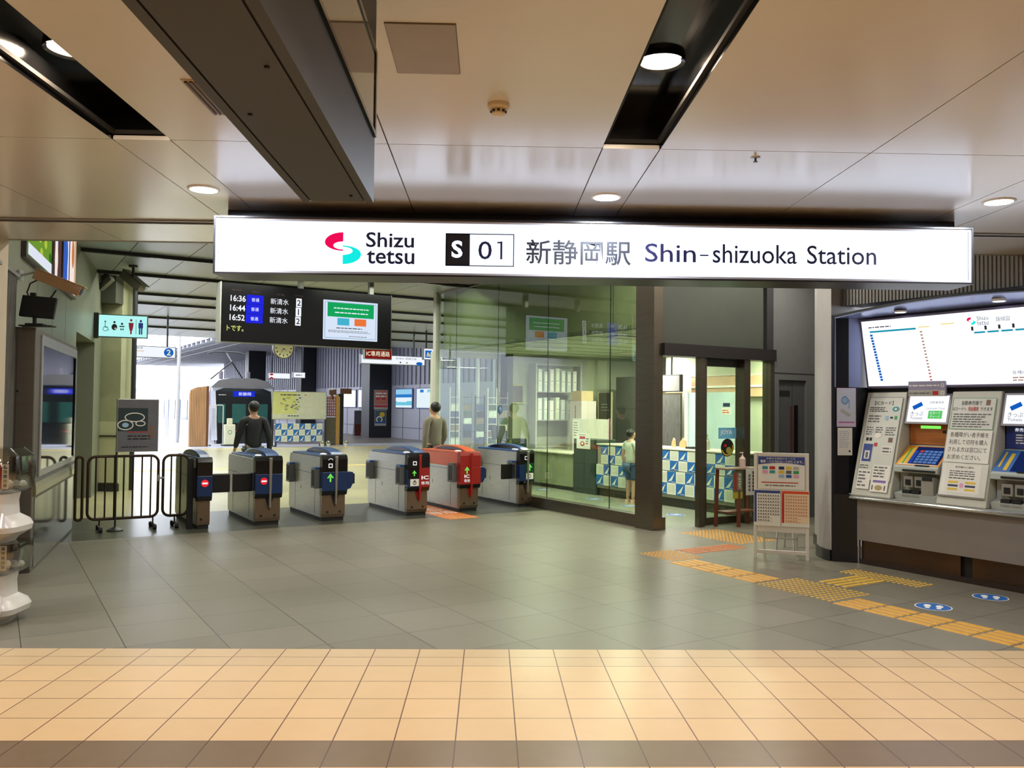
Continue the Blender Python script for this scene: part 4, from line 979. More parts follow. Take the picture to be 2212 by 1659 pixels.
for k, s in enumerate(('各種障がい者手帳を', '利用して切符を購入', 'される方は窓口にて', 'お求めください。')): p.text(s, 0.05, 0.675-k*0.075, 0.43 if k < 3 else 0.38, 0.725-k*0.075, INK, 0.014)
p.mb.obj('large_notice', t)
p = pf(); p.rect(0.02, 0.09, 0.47, 0.415, PM('clear_film', (214, 214, 204), 0.2), 0.012); p.rect(0.0, 0.075, 0.48, 0.092, PM('film_edge', (126, 120, 116), 0.4), 0.014); p.rect(0.07, 0.12, 0.41, 0.40, PAPER, 0.013); p.text('券売機のご案内', 0.15, 0.365, 0.33, 0.385, INK, 0.014); p.lines(0.10, 0.28, 0.38, 0.345, 3, INKG, 0.014)
p.lines(0.10, 0.255, 0.38, 0.275, 1, INK, 0.014)
for k in range(3):
    for q in (0.10, 0.27): p.rect(q, 0.215-k*0.035, q+0.10, 0.235-k*0.035, (YEL, NAVY)[k % 2], 0.014)
p.ell(0.235, 0.195, 0.02, 0.025, PINK, 0.014); p.mb.obj('guide_sheet', t)
cover('notice_panel', 'cream sloping panel right of the blue ticket machine', 3.92, 3.50)

# ticket machines
SCRB = EM('screen_blue', (40, 74, 170), 0.8); SCRD = EM('screen_dark_blue', (28, 44, 96), 0.7); SCRL = EM('screen_cell', (92, 130, 190), 0.8)
def machine(label, b0, b1, col, top, kind):
    t, M_ = gt('ticket_machine', label, 'ticket machine', 8.0, (b0+b1)/2, 'ticket machines in the alcove')
    w = b0-b1
    prof = [(8.29, 0.736), (8.0, 0.736), (7.985, 0.80), (8.10, 0.83), (8.10, 1.00), (7.985, 1.02), (7.99, 1.07), (8.24, 1.285), (8.29, 1.30)]
    m = M_(); m.add([(a, b, z) for b in (b1, b0) for a, z in prof], [tuple(range(9)), tuple(range(9, 18))]+[(i, (i+1) % 9, 9+(i+1) % 9, 9+i) for i in range(9)], CRMS); m.obj('body', t)
    vv = Vector((0.25, 0, 0.215)).normalized()
    px = lambda: Print(M_(), (7.99, b0, 1.07), (0, -1, 0), vv)
    m = M_(); m.hexa([(8.262, b0, 1.30), (8.262, b1, 1.30), (8.29, b1, 1.30), (8.29, b0, 1.30), (8.272, b0, 1.515), (8.272, b1, 1.515), (8.29, b1, 1.515), (8.29, b0, 1.515)], col); fp = m.obj('face_panel', t)
    zs, ze = 1.515, 1.825
    m = M_(); m.hexa([(AP(zs)+0.02, b0, zs), (AP(zs)+0.02, b1, zs), (8.29, b1, zs), (8.29, b0, zs), (AP(ze)+0.02, b0, ze), (AP(ze)+0.02, b1, ze), (8.29, b1, ze), (8.29, b0, ze)], PM('header_frame', (150, 150, 160), 0.35)); m.obj('header_frame', t)
    v2 = Vector((0.2706, 0, 1)).normalized(); p = Print(M_(), (AP(zs)+0.02, b0, zs), (0, -1, 0), v2)
    p.rect(0.02, 0.02, w-0.02, 0.30, EM('header_face', (244, 246, 255), 1.1), 0.003)
    p.poly([(0.06, 0.185), (0.155, 0.235), (0.18, 0.195), (0.085, 0.145)], MBL, 0.005)
    p.text('きっぷ', 0.055, 0.085, 0.195, 0.130, INK, 0.005); p.text('Tickets', 0.055, 0.045, 0.19, 0.075, INKG, 0.005)
    p.text('回数乗車券', 0.25, 0.215, 0.40, 0.24, INKG, 0.005); p.text('Commuter Ticket', 0.22, 0.155, 0.42, 0.175, INKG, 0.005)
    p.rect(0.25, 0.055, 0.40, 0.14, EM('header_green', (90, 200, 96), 0.9), 0.005); p.text('ICカード', 0.27, 0.10, 0.38, 0.13, LEDW, 0.006); p.text('チャージ', 0.27, 0.065, 0.38, 0.09, LEDW, 0.006)
    p.mb.obj('header_sign', t)
    if kind == 'orange':
        p = Print(M_(), (8.262, b0, 1.30), (0, -1, 0), Vector((0.01, 0, 0.215)).normalized()); p.rect(0.12, 0.165, 0.34, 0.195, EM('ready_green', (120, 236, 90), 1.2), 0.003); p.rect(0.36, 0.12, 0.40, 0.15, INK, 0.003); p.mb.obj('ready_light', t)
        p = px(); p.rect(0.0, 0.03, w, 0.325, PM('machine_amber', (230, 150, 40), 0.4), 0.002)
        p.rect(0.02, 0.04, 0.11, 0.29, YEL, 0.003); p.rect(0.06, 0.05, 0.075, 0.28, GREENP, 0.004); p.rect(0.02, 0.04, w-0.02, 0.05, PAPER, 0.004); p.mb.obj('deck', t)
        p = px(); p.rect(0.125, 0.055, w-0.02, 0.31, SCRD, 0.006)
        p.rect(0.125, 0.055, 0.165, 0.25, SCRB, 0.007)
        for r in range(5):
            for c in range(5): p.rect(0.18+c*0.05, 0.065+r*0.04, 0.222+c*0.05, 0.095+r*0.04, EM('screen_red', (200, 60, 70), 0.8) if (r, c) == (4, 0) else SCRL, 0.008)
        p.mb.obj('touch_screen', t)
    else:
        p = Print(M_(), (8.262, b0, 1.30), (0, -1, 0), Vector((0.01, 0, 0.215)).normalized()); p.text('券売機', 0.08, 0.16, 0.2, 0.195, LEDW, 0.003); p.lines(0.09, 0.04, 0.2, 0.14, 4, PAPER, 0.003); p.mb.obj('panel_text', t)
        p = px(); p.rect(0.0, 0.03, w, 0.325, PM('machine_blue', (60, 110, 180), 0.4), 0.002); p.rect(0.03, 0.09, 0.05, 0.30, YEL, 0.003); p.rect(0.09, 0.05, 0.125, 0.28, YEL, 0.003); p.mb.obj('deck', t)
        p = px(); p.rect(0.16, 0.04, w-0.02, 0.31, SCRD, 0.006); p.mb.obj('touch_screen', t)
    m = M_(); m.box(7.975, 7.99, b1+0.02, b0-0.10, 1.03, 1.05, BLACKM); m.box(8.0, 8.02, b1+0.10, b1+0.25, 1.09, 1.10, BLACKM); m.obj('note_slot', t)
    TG = PM('tray_grey', (150, 148, 138) if kind == 'orange' else (150, 138, 96), 0.5)
    m = M_()
    for q in (0.08, 0.20): m.box(8.03, 8.10, b0-q-0.10, b0-q, 0.865, 0.98, TG); m.box(8.025, 8.03, b0-q-0.08, b0-q-0.02, 0.885, 0.945, BLACKM)
    m.obj('coin_unit', t, bevel=0.003)
    m = M_(); m.box(7.985, 8.10, b0-0.43, b0-0.30, 0.80, 0.985, TG); m.box(7.98, 8.05, b0-0.42, b0-0.31, 0.945, 0.99, BLACKM); m.obj('receipt_box', t, bevel=0.004)
    m = M_()
    for q in (0.09, 0.19): m.box(7.99, 8.06, b0-q-0.085, b0-q, 0.775, 0.835, BLACKM); m.box(7.985, 7.99, b0-q-0.085, b0-q, 0.775, 0.79, ALU)
    m.obj('ticket_tray', t)
    return t
OWD = PM('machine_orange_wood', (176, 104, 44), 0.4, var=0.2, vs=3, stretch=(1, 1, 14))
m1 = machine('orange ticket machine with blue touch screen in the alcove', 5.415, 4.945, OWD, None, 'orange')
m2 = machine('blue ticket machine cut off by the right picture edge', 4.42, 3.94, PM('machine_dark_blue', (40, 56, 130), 0.4), None, 'blue')
t, M_ = gt('header_plaque', 'small grey plaque with red mark above the orange ticket machine', 'sign', 8.2, 5.19)
p = Print(M_(), (8.226, 5.39, 1.80), (0, -1, 0), Vector((0.0, 0, 1)))
m = p.mb; m.box(8.20, 8.226, 4.985, 5.39, 1.80, 1.955, PM('plaque_violet', (150, 146, 176), 0.4)); p.o = Vector((8.20, 5.39, 1.80)); p.o = p.mb.T @ Vector((8.20, 5.39, 1.80)) if False else Vector((8.20, 5.39, 1.80))
p.rect(0.0, 0.0, 0.405, 0.065, PM('plaque_grey', (176, 174, 170), 0.4), 0.001); p.lines(0.01, 0.095, 0.34, 0.125, 1, PAPER, 0.002, rnd=0); p.lines(0.01, 0.018, 0.25, 0.045, 1, INKG, 0.002, rnd=0); p.rect(0.27, 0.012, 0.33, 0.052, RED, 0.002)
p.ring(0.375, 0.11, 0.012, 0.02, PAPER, 0.002, 16); p.ring(0.375, 0.033, 0.012, 0.02, PAPER, 0.002, 16); m.obj('plaque', t)
ud = Vector((0.25, -0.135, 0)).normalized()
t, M_ = gt('poster', 'pink bordered poster on the dark left side of the ticket alcove', 'poster', 7.9, 6.0)
m = M_(); p = Print(m, (7.872, 6.026, 1.466), ud, (0, 0, 1)); p.rect(0, 0, 0.215, 0.425, PM('poster_lilac', (214, 196, 226), 0.4), 0.003); p.rect(0.012, 0.06, 0.203, 0.413, PM('poster_pale', (204, 210, 226), 0.4), 0.004); p.rect(0.02, 0.045, 0.195, 0.055, PM('magenta_print', (176, 60, 140), 0.5), 0.005)
p.poly([(0.03, 0.17), (0.13, 0.11), (0.16, 0.13), (0.06, 0.20)], LGREY, 0.005); p.ell(0.09, 0.29, 0.035, 0.05, PM('pale_blue_print', (150, 186, 214), 0.5), 0.005); p.ring(0.09, 0.29, 0.035, 0.04, BLUE, 0.006, 16); p.rect(0.13, 0.2, 0.145, 0.30, PM('pale_blue_print', (150, 186, 214), 0.5), 0.005); m.obj('sheet', t)
t, M_ = gt('notice_sheet', 'small white paper notice below the pink poster on the alcove side', 'notice', 7.9, 6.0)
m = M_(); p = Print(m, (7.880, 6.022, 1.155), ud, (0, 0, 1)); p.rect(0, 0, 0.165, 0.30, PAPER, 0.003); p.lines(0.02, 0.08, 0.14, 0.27, 9, PM('faint_blue', (186, 198, 214), 0.5), 0.004); p.rect(0.125, 0.035, 0.145, 0.055, INK, 0.004); m.obj('sheet', t)

# ================================================================== EASEL BOARD, RED SIGN
P0 = Vector((2.955, 9.352, 0)); P1 = Vector((3.508, 9.170, 0)); ERZ = math.atan2(P1.y-P0.y, P1.x-P0.x)
t = thing('easel_board', 'white easel notice board with fare tables standing beside the ticket alcove', 'notice board', P0, ERZ)
EW = 0.582; EWH = PM('easel_white', (222, 218, 210), 0.45, var=0.04)
def er(z): return 0.06*z/1.165          # lean backwards
for x in (0.0, EW-0.034):
    m = MB(); m.hexa([(x, 0.0, 0.0), (x+0.034, 0.0, 0.0), (x+0.034, 0.03, 0.0), (x, 0.03, 0.0), (x, er(1.165), 1.165), (x+0.034, er(1.165), 1.165), (x+0.034, er(1.165)+0.03, 1.165), (x, er(1.165)+0.03, 1.165)], EWH); m.obj('stile', t, bevel=0.003)
for z0, z1 in ((0.055, 0.095), (1.13, 1.165), (0.29, 0.37)): m = MB(); m.box(0.034, EW-0.034, er(z0)+0.004, er(z0)+0.026, z0, z1, EWH); m.obj('rail', t, bevel=0.003)
m = MB(); m.hexa([(0.034, er(0.37)+0.006, 0.37), (EW-0.034, er(0.37)+0.006, 0.37), (EW-0.034, er(0.37)+0.02, 0.37), (0.034, er(0.37)+0.02, 0.37), (0.034, er(1.13)+0.006, 1.13), (EW-0.034, er(1.13)+0.006, 1.13), (EW-0.034, er(1.13)+0.02, 1.13), (0.034, er(1.13)+0.02, 1.13)], WHITE); m.obj('panel', t)
for x in (0.10, EW-0.13):
    m = MB(); m.hexa([(x, 0.34, 0.0), (x+0.025, 0.34, 0.0), (x+0.025, 0.365, 0.0), (x, 0.365, 0.0), (x, 0.075, 0.98), (x+0.025, 0.075, 0.98), (x+0.025, 0.10, 0.98), (x, 0.10, 0.98)], EWH); m.obj('rear_leg', t)
m = MB(); m.box(0.12, EW-0.12, 0.27, 0.285, 0.18, 0.20, ALU); m.obj('rear_brace', t)
ev = Vector((0, 0.06/1.165, 1)).normalized()
ep = lambda: Print(MB(), (0, er(0.0)-0.003, 0), (1, 0, 0), ev)
p = ep(); p.rect(0.045, 0.765, EW-0.045, 1.125, PAPER, 0.0); PB = PM('print_blue', (50, 70, 140), 0.5)
p.poly([(0.045, 1.125), (0.045, 1.035)]+[(0.045+(EW-0.09)*i/10, 1.035+0.022*math.sin(PI*i/10)) for i in range(1, 10)]+[(EW-0.045, 1.035), (EW-0.045, 1.125)], PB, 0.001)
p.text('全国の交通系ICカードが', 0.13, 1.095, 0.44, 1.115, PAPER, 0.002); p.text('電車・バスでICカードが使えます。', 0.07, 1.055, 0.52, 1.088, PAPER, 0.002, 0.01)
cols = [(TEALP, RED, NAVY, YEL, LGREY), (PINK, TEALP, YEL, INKG, GREENP), (None, None, PM('pale_blue_print', (150, 186, 214), 0.5), BLUE, PINK)]
for r, row in enumerate(cols):
    for c, q in enumerate(row):
        if q is not None: x = 0.09+c*0.077+(0.02 if c > 1 else 0); p.rect(x, 0.985-r*0.045, x+0.058, 1.018-r*0.045, q, 0.002)
p.rect(0.08, 0.835, 0.47, 0.845, RED, 0.002); p.lines(0.12, 0.795, 0.44, 0.82, 1, INKG, 0.002, rnd=0); p.mb.obj('upper_poster', t)
for x0, x1, c1, c2, nm in ((0.0, 0.285, PB, INK, 'blue'), (0.292, 0.585, ORANGE, PM('print_rust', (190, 96, 60), 0.5), 'orange')):
    p = ep(); p.rect(x0, 0.36, x1, 0.76, PAPER, 0.003); p.rect(x0+0.005, 0.72, x1-0.005, 0.75, c1, 0.004); p.rect(x0+0.005, 0.40, x0+0.03, 0.72, c1 if nm == 'blue' else RED, 0.004)
    if nm == 'orange': p.rect(x0+0.03, 0.40, x1-0.005, 0.72, PM('pale_orange', (240, 214, 180), 0.5), 0.0035)
    for r in range(9):
        y = 0.70-r*0.034
        for c in range(9 if r < 7 else 5): p.rect(x0+0.045+c*0.026, y-0.010, x0+0.045+c*0.026+0.013, y, c2, 0.005)
        p.rect(x0+0.04, y-0.018, x1-0.01-(0.08 if r > 6 else 0), y-0.0155, INKG if nm == 'blue' else c2, 0.005)
    p.mb.obj('timetable_sheet', t)
t = thing('red_sign', 'narrow red notice sign with white numerals behind the easel board', 'sign', G(8.02, 6.86, 0), math.radians(-18))
m = MB(); m.box(-0.13, 0.13, -0.012, 0.012, 0.36, 0.88, RED); m.obj('board', t, bevel=0.003)
m = MB(); p = Print(m, (-0.13, -0.0125, 0.36), (1, 0, 0), (0, 0, 1)); p.text('3', 0.15, 0.40, 0.24, 0.50, PAPER, 0.001, 0.02); p.text('3', 0.15, 0.25, 0.24, 0.35, PAPER, 0.001, 0.02); p.lines(0.05, 0.08, 0.25, 0.16, 2, PAPER, 0.001); m.obj('lettering', t)
m = MB(); m.tube([(-0.10, -0.10, 0.0), (-0.08, 0.0, 0.36)], 0.012, ALU); m.tube([(0.10, -0.10, 0.0), (0.08, 0.0, 0.36)], 0.012, ALU); m.tube([(0.0, 0.16, 0.0), (0.0, 0.0, 0.40)], 0.012, ALU); m.obj('stand', t)

# ================================================================== TACTILE PAVING, FLOOR STICKERS
TAC = PM('tactile_yellow', (206, 152, 54), 0.5, var=0.08, vs=20); TACY = PM('tactile_lemon', (212, 170, 60), 0.5, var=0.08, vs=20); TACR = PM('tactile_ochre', (184, 112, 62), 0.5, var=0.08, vs=20)
def tactile(label, pts, mat, studs=None, bars=None):
    c = pts[0]; t = thing('tactile_paving', label, 'tactile paving', G(c[0], c[1], 0), RZ, 'yellow tactile paving')
    m = MB(Matrix.Translation((-c[0], -c[1], 0)))
    if bars:
        for (a0, b0, a1, b1) in bars: m.hexa([(a0, b0, 0.0005), (a1, b0, 0.0005), (a1, b1, 0.0005), (a0, b1, 0.0005), (a0+0.006, b0+0.006, 0.006), (a1-0.006, b0+0.006, 0.006), (a1-0.006, b1-0.006, 0.006), (a0+0.006, b1-0.006, 0.006)], mat)
        m.obj('guide_bars', t)
    if studs:
        (a0, b0, a1, b1) = studs; na = max(1, round((a1-a0)/0.06)); nb = max(1, round((b1-b0)/0.06))
        for i in range(na):
            for j in range(nb):
                m.lathe([(0.020, 0.0005), (0.016, 0.005), (0.011, 0.006)], (a0+(i+0.5)*(a1-a0)/na, b0+(j+0.5)*(b1-b0)/nb, 0), mat, 8)
        m.obj('studs', t)
def vb(a0, a1, b0, b1, n=4):
    L = []; s = 0.30
    k = int(round((b1-b0)/s))
    for i in range(k):
        for q in range(n): w = (a1-a0)/n; L.append((a0+q*w+0.014, b0+i*s+0.012, a0+(q+1)*w-0.014, b0+(i+1)*s-0.012))
    return L
def hb(a0, a1, b0, b1, n=4):
    return [(b_[1]-0+0, b_[0], b_[3], b_[2]) for b_ in vb(b0, b1, a0, a1, n)]
tactile('long yellow tactile guide bars running to the lower right of the picture', [(6.30, 2.0)], TAC, bars=vb(6.12, 6.50, 2.35, 4.75))
tactile('square of yellow tactile studs at the branch towards the ticket machines', [(6.4, 5.2)], TACY, studs=(6.16, 4.78, 6.74, 5.62))
tactile('yellow tactile guide bars between the branch and the upper turn', [(6.4, 6.2)], TAC, bars=vb(6.18, 6.58, 5.65, 6.85))
tactile('short yellow tactile bars leading to the studs by the ticket machines', [(7.0, 5.2)], TACY, bars=hb(6.78, 7.36, 5.08, 5.42))
tactile('strip of bright yellow tactile studs in front of the ticket machines', [(7.5, 5.2)], TACY, studs=(7.38, 4.76, 7.66, 5.64))
tactile('patch of yellow tactile studs where the path turns to the office door', [(6.5, 7.1)], TAC, studs=(6.28, 6.88, 6.76, 7.46))
tactile('reddish tactile guide bars leading towards the office door', [(7.3, 7.3)], TACR, bars=hb(6.80, 7.76, 7.12, 7.44))
tactile('patch of tactile studs on the floor before the office door', [(8.1, 7.9)], TAC, studs=(7.80, 7.36, 8.50, 8.45))
def decal(label, a, b, r=0.145, ang=0.0, grp='blue footprint stickers on the floor'):
    o = thing('footprint_sticker', label, 'floor sticker', G(a, b, 0), RZ+ang, grp)
    m = MB(); p = Print(m, (0, 0, 0), (1, 0, 0), (0, 1, 0)); p.ell(0, 0, r, r, PAPER, 0.001, 36); p.ell(0, 0, r*0.93, r*0.93, PM('sticker_blue', (40, 104, 184), 0.4), 0.002, 36); m.obj('disc', o)
    m = MB(); p = Print(m, (0, 0, 0), (1, 0, 0), (0, 1, 0))
    for s in (-1, 1):
        p.ell(s*r*0.32, r*0.12, r*0.20, r*0.36, PAPER, 0.003, 20); p.ell(s*r*0.30, -r*0.42, r*0.14, r*0.18, PAPER, 0.003, 16)
    m.obj('footprints', o)
decal('blue footprint sticker on the floor nearer the tactile bars', 6.78, 4.235, ang=math.radians(-60))
decal('blue footprint sticker on the floor close to the ticket counter', 7.58, 4.20, ang=math.radians(-60))
decal('blue footprint sticker on the office floor inside the open doorway', 9.09, 9.90)
decal('blue footprint sticker on the office floor below the standing customer', 9.2, 11.15)
decal('blue footprint sticker on the office floor in front of the dark green cabinet', 9.33, 12.3)
decal('faint footprint sticker on the office floor behind the last ticket gate', 9.46, 14.2)

# ================================================================== DEPARTURE BOARD
LB_ = 14.85
t, M_ = gt('departure_board', 'long black departure board hanging above the ticket gates', 'display board', 4.86, LB_)
DBK = PM('board_black', (6, 6, 9), 0.35, spec=0.25)
m = M_(); m.box(3.28, 6.40, LB_, LB_+0.32, 2.72, 3.735, DBK); m.obj('case', t, bevel=0.004)
m = M_(); m.box(3.266, 3.28, LB_-0.01, LB_+0.33, 2.71, 3.745, LGREY); m.obj('end_cap', t); m = M_(); m.box(6.40, 6.414, LB_-0.01, LB_+0.33, 2.71, 3.745, CHAR); m.obj('end_cap', t)
for a in (4.70, 6.05):
    m = M_(); m.box(a-0.04, a+0.04, LB_+0.10, LB_+0.20, 3.735, HZ+0.02, PM('post_grey', (120, 120, 112), 0.4)); m.obj('hanger', t)
p = Print(M_(), (0, LB_-0.001, 0), (1, 0, 0), (0, 0, 1)); LBL = EM('board_blue', (36, 40, 226), 0.9); LYE = EM('board_lime', (226, 236, 130), 0.9); LGR = EM('board_dim', (120, 100, 90), 0.6)
for k, (tm, no) in enumerate((('16:36', '2'), ('16:44', '1'), ('16:52', '2'))):
    z = 3.40-k*0.165; sh = -0.006*k; p = Print(M_(), (0, LB_-0.001, 0), (1, 0, 0), (0, 0, 1))
    p.text(tm, 3.435+sh, z+0.02, 3.69+sh, z+0.125, LEDW, 0.002, 0.02)
    p.rect(3.705+sh, z-0.01, 4.0+sh, z+0.15, LBL, 0.002); p.text('普通', 3.79+sh, z+0.035, 3.92+sh, z+0.10, LEDW, 0.004)
    p.text('新清水', 4.12+sh, z+0.015, 4.44+sh, z+0.12, LEDW, 0.002)
    p.rect(4.575+sh, z-0.005, 4.675+sh, z+0.15, LEDW, 0.002); p.texth(no, 4.625+sh, z+0.02, 0.105, PM('pixel_dark', (16, 22, 50), 0.5), 0.004, 0.02, 0.5); p.mb.obj('train_row', t)
p = Print(M_(), (0, LB_-0.001, 0), (1, 0, 0), (0, 0, 1))
p.text('トです。', 3.38, 2.905, 3.66, 3.005, LYE, 0.002, 0.01)
p.lines(3.45, 3.60, 3.63, 3.635, 1, LGR, 0.002, rnd=0); p.text('種別', 3.79, 3.585, 3.93, 3.62, LGR); p.text('行先', 4.22, 3.575, 4.36, 3.61, LGR); p.text('のりば', 4.55, 3.585, 4.70, 3.61, LGR)
p.mb.obj('led_text', t)
p = Print(M_(), (5.075, LB_-0.001, 2.85), (1, 0, 0), (0, 0, 1)); p.rect(0, 0, 1.055, 0.72, EM('screen_white', (214, 226, 246), 0.95), 0.003); p.frame(0.03, 0.03, 1.025, 0.69, 0.008, EM('screen_teal', (110, 170, 190), 0.8), 0.005)
p.rect(0.08, 0.42, 0.98, 0.68, EM('screen_green', (22, 166, 92), 0.9), 0.006); p.lines(0.2, 0.56, 0.88, 0.60, 1, LEDW, 0.008, rnd=0); p.lines(0.22, 0.48, 0.86, 0.52, 1, LEDW, 0.008, rnd=0)
p.rect(0.27, 0.27, 0.50, 0.40, EM('screen_cyan', (70, 180, 210), 0.9), 0.006); p.rect(0.60, 0.27, 0.83, 0.40, EM('screen_orange', (236, 120, 60), 0.9), 0.006)
p.lines(0.25, 0.20, 0.75, 0.235, 1, INK, 0.006, rnd=0); p.lines(0.1, 0.13, 0.92, 0.18, 2, INKG, 0.006, rnd=0.1); p.lines(0.5, 0.055, 0.85, 0.085, 1, INKG, 0.006); p.mb.obj('notice_screen', t)

# ================================================================== TICKET OFFICE INTERIOR
DGR = PM('dark_green_cabinet', (48, 62, 56), 0.45, var=0.04); CTOP = PM('counter_cream', (214, 212, 188), 0.4); CLW = PM('counter_olive', (150, 154, 122), 0.45)
t, M_ = gt('filing_cabinet', 'dark green cabinet with a red printed notice in the glass office', 'cabinet', 9.95, 13.15)
m = M_(); m.box(9.75, 10.2, 12.82, 13.54, 0.0, 1.045, DGR); m.obj('body', t, bevel=0.006)
m = M_(); m.box(9.744, 9.75, 12.84, 13.17, 0.10, 1.0, DGR); m.box(9.744, 9.75, 13.19, 13.52, 0.10, 1.0, DGR); m.obj('door', t, bevel=0.003)
m = M_(); p = Print(m, (9.742, 13.43, 0.86), (0, -1, 0), (0, 0, 1)); m.box(9.739, 9.743, 12.99, 13.43, 0.86, 1.16, PAPER); p.o = Vector((9.739, 13.43, 0.86)); p.rect(0.10, 0.19, 0.28, 0.24, RED, 0.002); p.ell(0.19, 0.10, 0.07, 0.045, RED, 0.002); p.ell(0.19, 0.10, 0.04, 0.025, PAPER, 0.003); p.lines(0.08, 0.26, 0.36, 0.28, 1, INK, 0.002); p.lines(0.30, 0.08, 0.40, 0.22, 3, INKG, 0.002); m.obj('notice', t)
t, M_ = gt('low_counter', 'olive counter with cream top beside the dark green cabinet', 'counter', 10.1, 14.6)
m = M_(); m.box(9.80, 10.5, 13.62, 15.36, 0.08, 0.72, CLW); m.box(9.85, 10.5, 13.64, 15.34, 0.0, 0.08, CHAR); m.obj('body', t)
m = M_(); m.box(9.76, 10.55, 13.60, 15.38, 0.72, 0.75, CTOP); m.obj('top', t, bevel=0.004)
t, M_ = gt('partition', 'white partition board standing behind the olive counter', 'partition', 10.7, 14.2)
m = M_(); m.box(10.58, 10.62, 13.5, 14.75, 0.0, 1.42, PM('partition_white', (220, 214, 206), 0.5)); m.obj('panel', t, bevel=0.004); m = M_(); m.box(10.575, 10.625, 13.47, 13.5, 0, 1.44, PM('partition_pink', (216, 170, 186), 0.5)); m.obj('edge', t)
t, M_ = gt('service_counter', 'long service counter with blue and white checkered cloths in the ticket office', 'counter', 10.05, 11.0)
m = M_(); m.box(9.77, 10.35, 9.02, 12.79, 0.15, 0.955, PM('counter_grey', (146, 148, 132), 0.45)); m.box(9.82, 10.35, 9.02, 12.80, 0.0, 0.15, PM('counter_base', (58, 58, 50), 0.5)); m.obj('body', t)
m = M_(); m.box(9.74, 10.40, 9.0, 12.80, 0.955, 0.98, CTOP); m.obj('top', t, bevel=0.004)
CBL = PM('cloth_blue', (28, 104, 176), 0.6); CWH = PM('cloth_white', (224, 226, 212), 0.6); CW2 = PM('cloth_pale', (206, 210, 190), 0.6)
def check(pr, w, h, nx, ny, off):
    for i in range(nx):
        for j in range(ny):
            x0, x1, y0, y1 = w*i/nx, w*(i+1)/nx, h*j/ny, h*(j+1)/ny
            if (i+j+off) % 2: pr.rect(x0, y0, x1, y1, CBL, 0.002); pr.poly([(x0+(x1-x0)*0.12, y0+(y1-y0)*0.1), (x0+(x1-x0)*0.85, y0+(y1-y0)*0.9), (x0+(x1-x0)*0.55, y0+(y1-y0)*0.2)], CWH, 0.003); pr.rect(x0+(x1-x0)*0.5, y0+(y1-y0)*0.08, x0+(x1-x0)*0.95, y0+(y1-y0)*0.12, CWH, 0.003)
            else: pr.rect(x0, y0, x1, y1, CWH, 0.002); pr.rect(x0+(x1-x0)*0.12, y0+(y1-y0)*0.15, x0+(x1-x0)*0.88, y0+(y1-y0)*0.85, CW2, 0.003)
for z0, z1, b1, off in ((0.61, 0.945, 12.66, 0), (0.21, 0.595, 12.79, 1)):
    m = M_(); m.box(9.742 if off else 9.752, 9.768, 9.3, b1, z0, z1, CWH); pr = Print(m, (9.742 if off else 9.752, b1, z0), (0, -1, 0), (0, 0, 1)); check(pr, b1-9.3, z1-z0, 16, 2, off); m.obj('checkered_cloth', t)
TAN = PM('tan_card', (206, 164, 120), 0.5)
for b, lab in ((10.95, 'small tan card stand at the left end of the cloth covered counter'), (10.72, 'wider tan card stand with pointed top on the cloth covered counter')):
    o = thing('card_stand', lab, 'card stand', G(10.0, b, 0.981), RZ, 'card stands on the service counter')
    w_ = 0.05 if b > 10.9 else 0.09
    m = MB(); m.prism([(w_, 0.0), (-w_, 0.0), (-w_*0.7, 0.13), (0.0, 0.17), (w_*0.8, 0.10)], -0.01, 0.01, 'x', TAN); m.obj('card', o); m = MB(); m.box(-0.03, 0.03, -w_, w_, 0.0, 0.008, PAPER); m.obj('foot', o)
t = thing('cash_tray', 'black cash tray lying on the cloth covered counter', 'tray', G(10.02, 10.45, 0.981), RZ); m = MB(); m.box(-0.09, 0.09, -0.14, 0.14, 0, 0.01, BLACKM); m.obj('base', t); m = MB()
for x0, x1, y0, y1 in ((-0.09, -0.08, -0.14, 0.14), (0.08, 0.09, -0.14, 0.14), (-0.08, 0.08, -0.14, -0.13), (-0.08, 0.08, 0.13, 0.14)): m.box(x0, x1, y0, y1, 0.01, 0.03, BLACKM)
m.obj('rim', t)
t = thing('pump_bottle', 'white pump bottle on the cloth covered counter beside the door frame', 'bottle', G(10.0, 10.15, 0.981), RZ); m = MB(); m.lathe([(0.045, 0), (0.045, 0.14), (0.02, 0.17), (0.015, 0.19)], (0, 0, 0), WHITE, 20); m.obj('bottle', t, smooth=True); m = MB(); m.cyl((0, 0, 0.19), (0, 0, 0.24), 0.008, WHITE, 10); m.box(-0.05, 0.01, -0.012, 0.012, 0.235, 0.25, WHITE); m.obj('pump', t)
w = MB(R30); w.box(9.46, 9.60, 15.60, 15.88, 0.0, 2.8, PM('column_green_dark', (56, 62, 46), 0.5)); st('wall_office', w)
t, M_ = gt('picture_frame', 'olive framed picture on the office wall beside the dark green column', 'picture', 9.9, 15.8)
m = M_(); m.box(9.68, 10.06, 15.87, 15.897, 1.72, 2.16, PM('frame_lime', (190, 192, 120), 0.5)); m.obj('frame', t); m = M_(); m.box(9.72, 10.02, 15.862, 15.87, 1.76, 2.12, PM('picture_olive', (110, 104, 74), 0.5)); m.obj('picture', t)
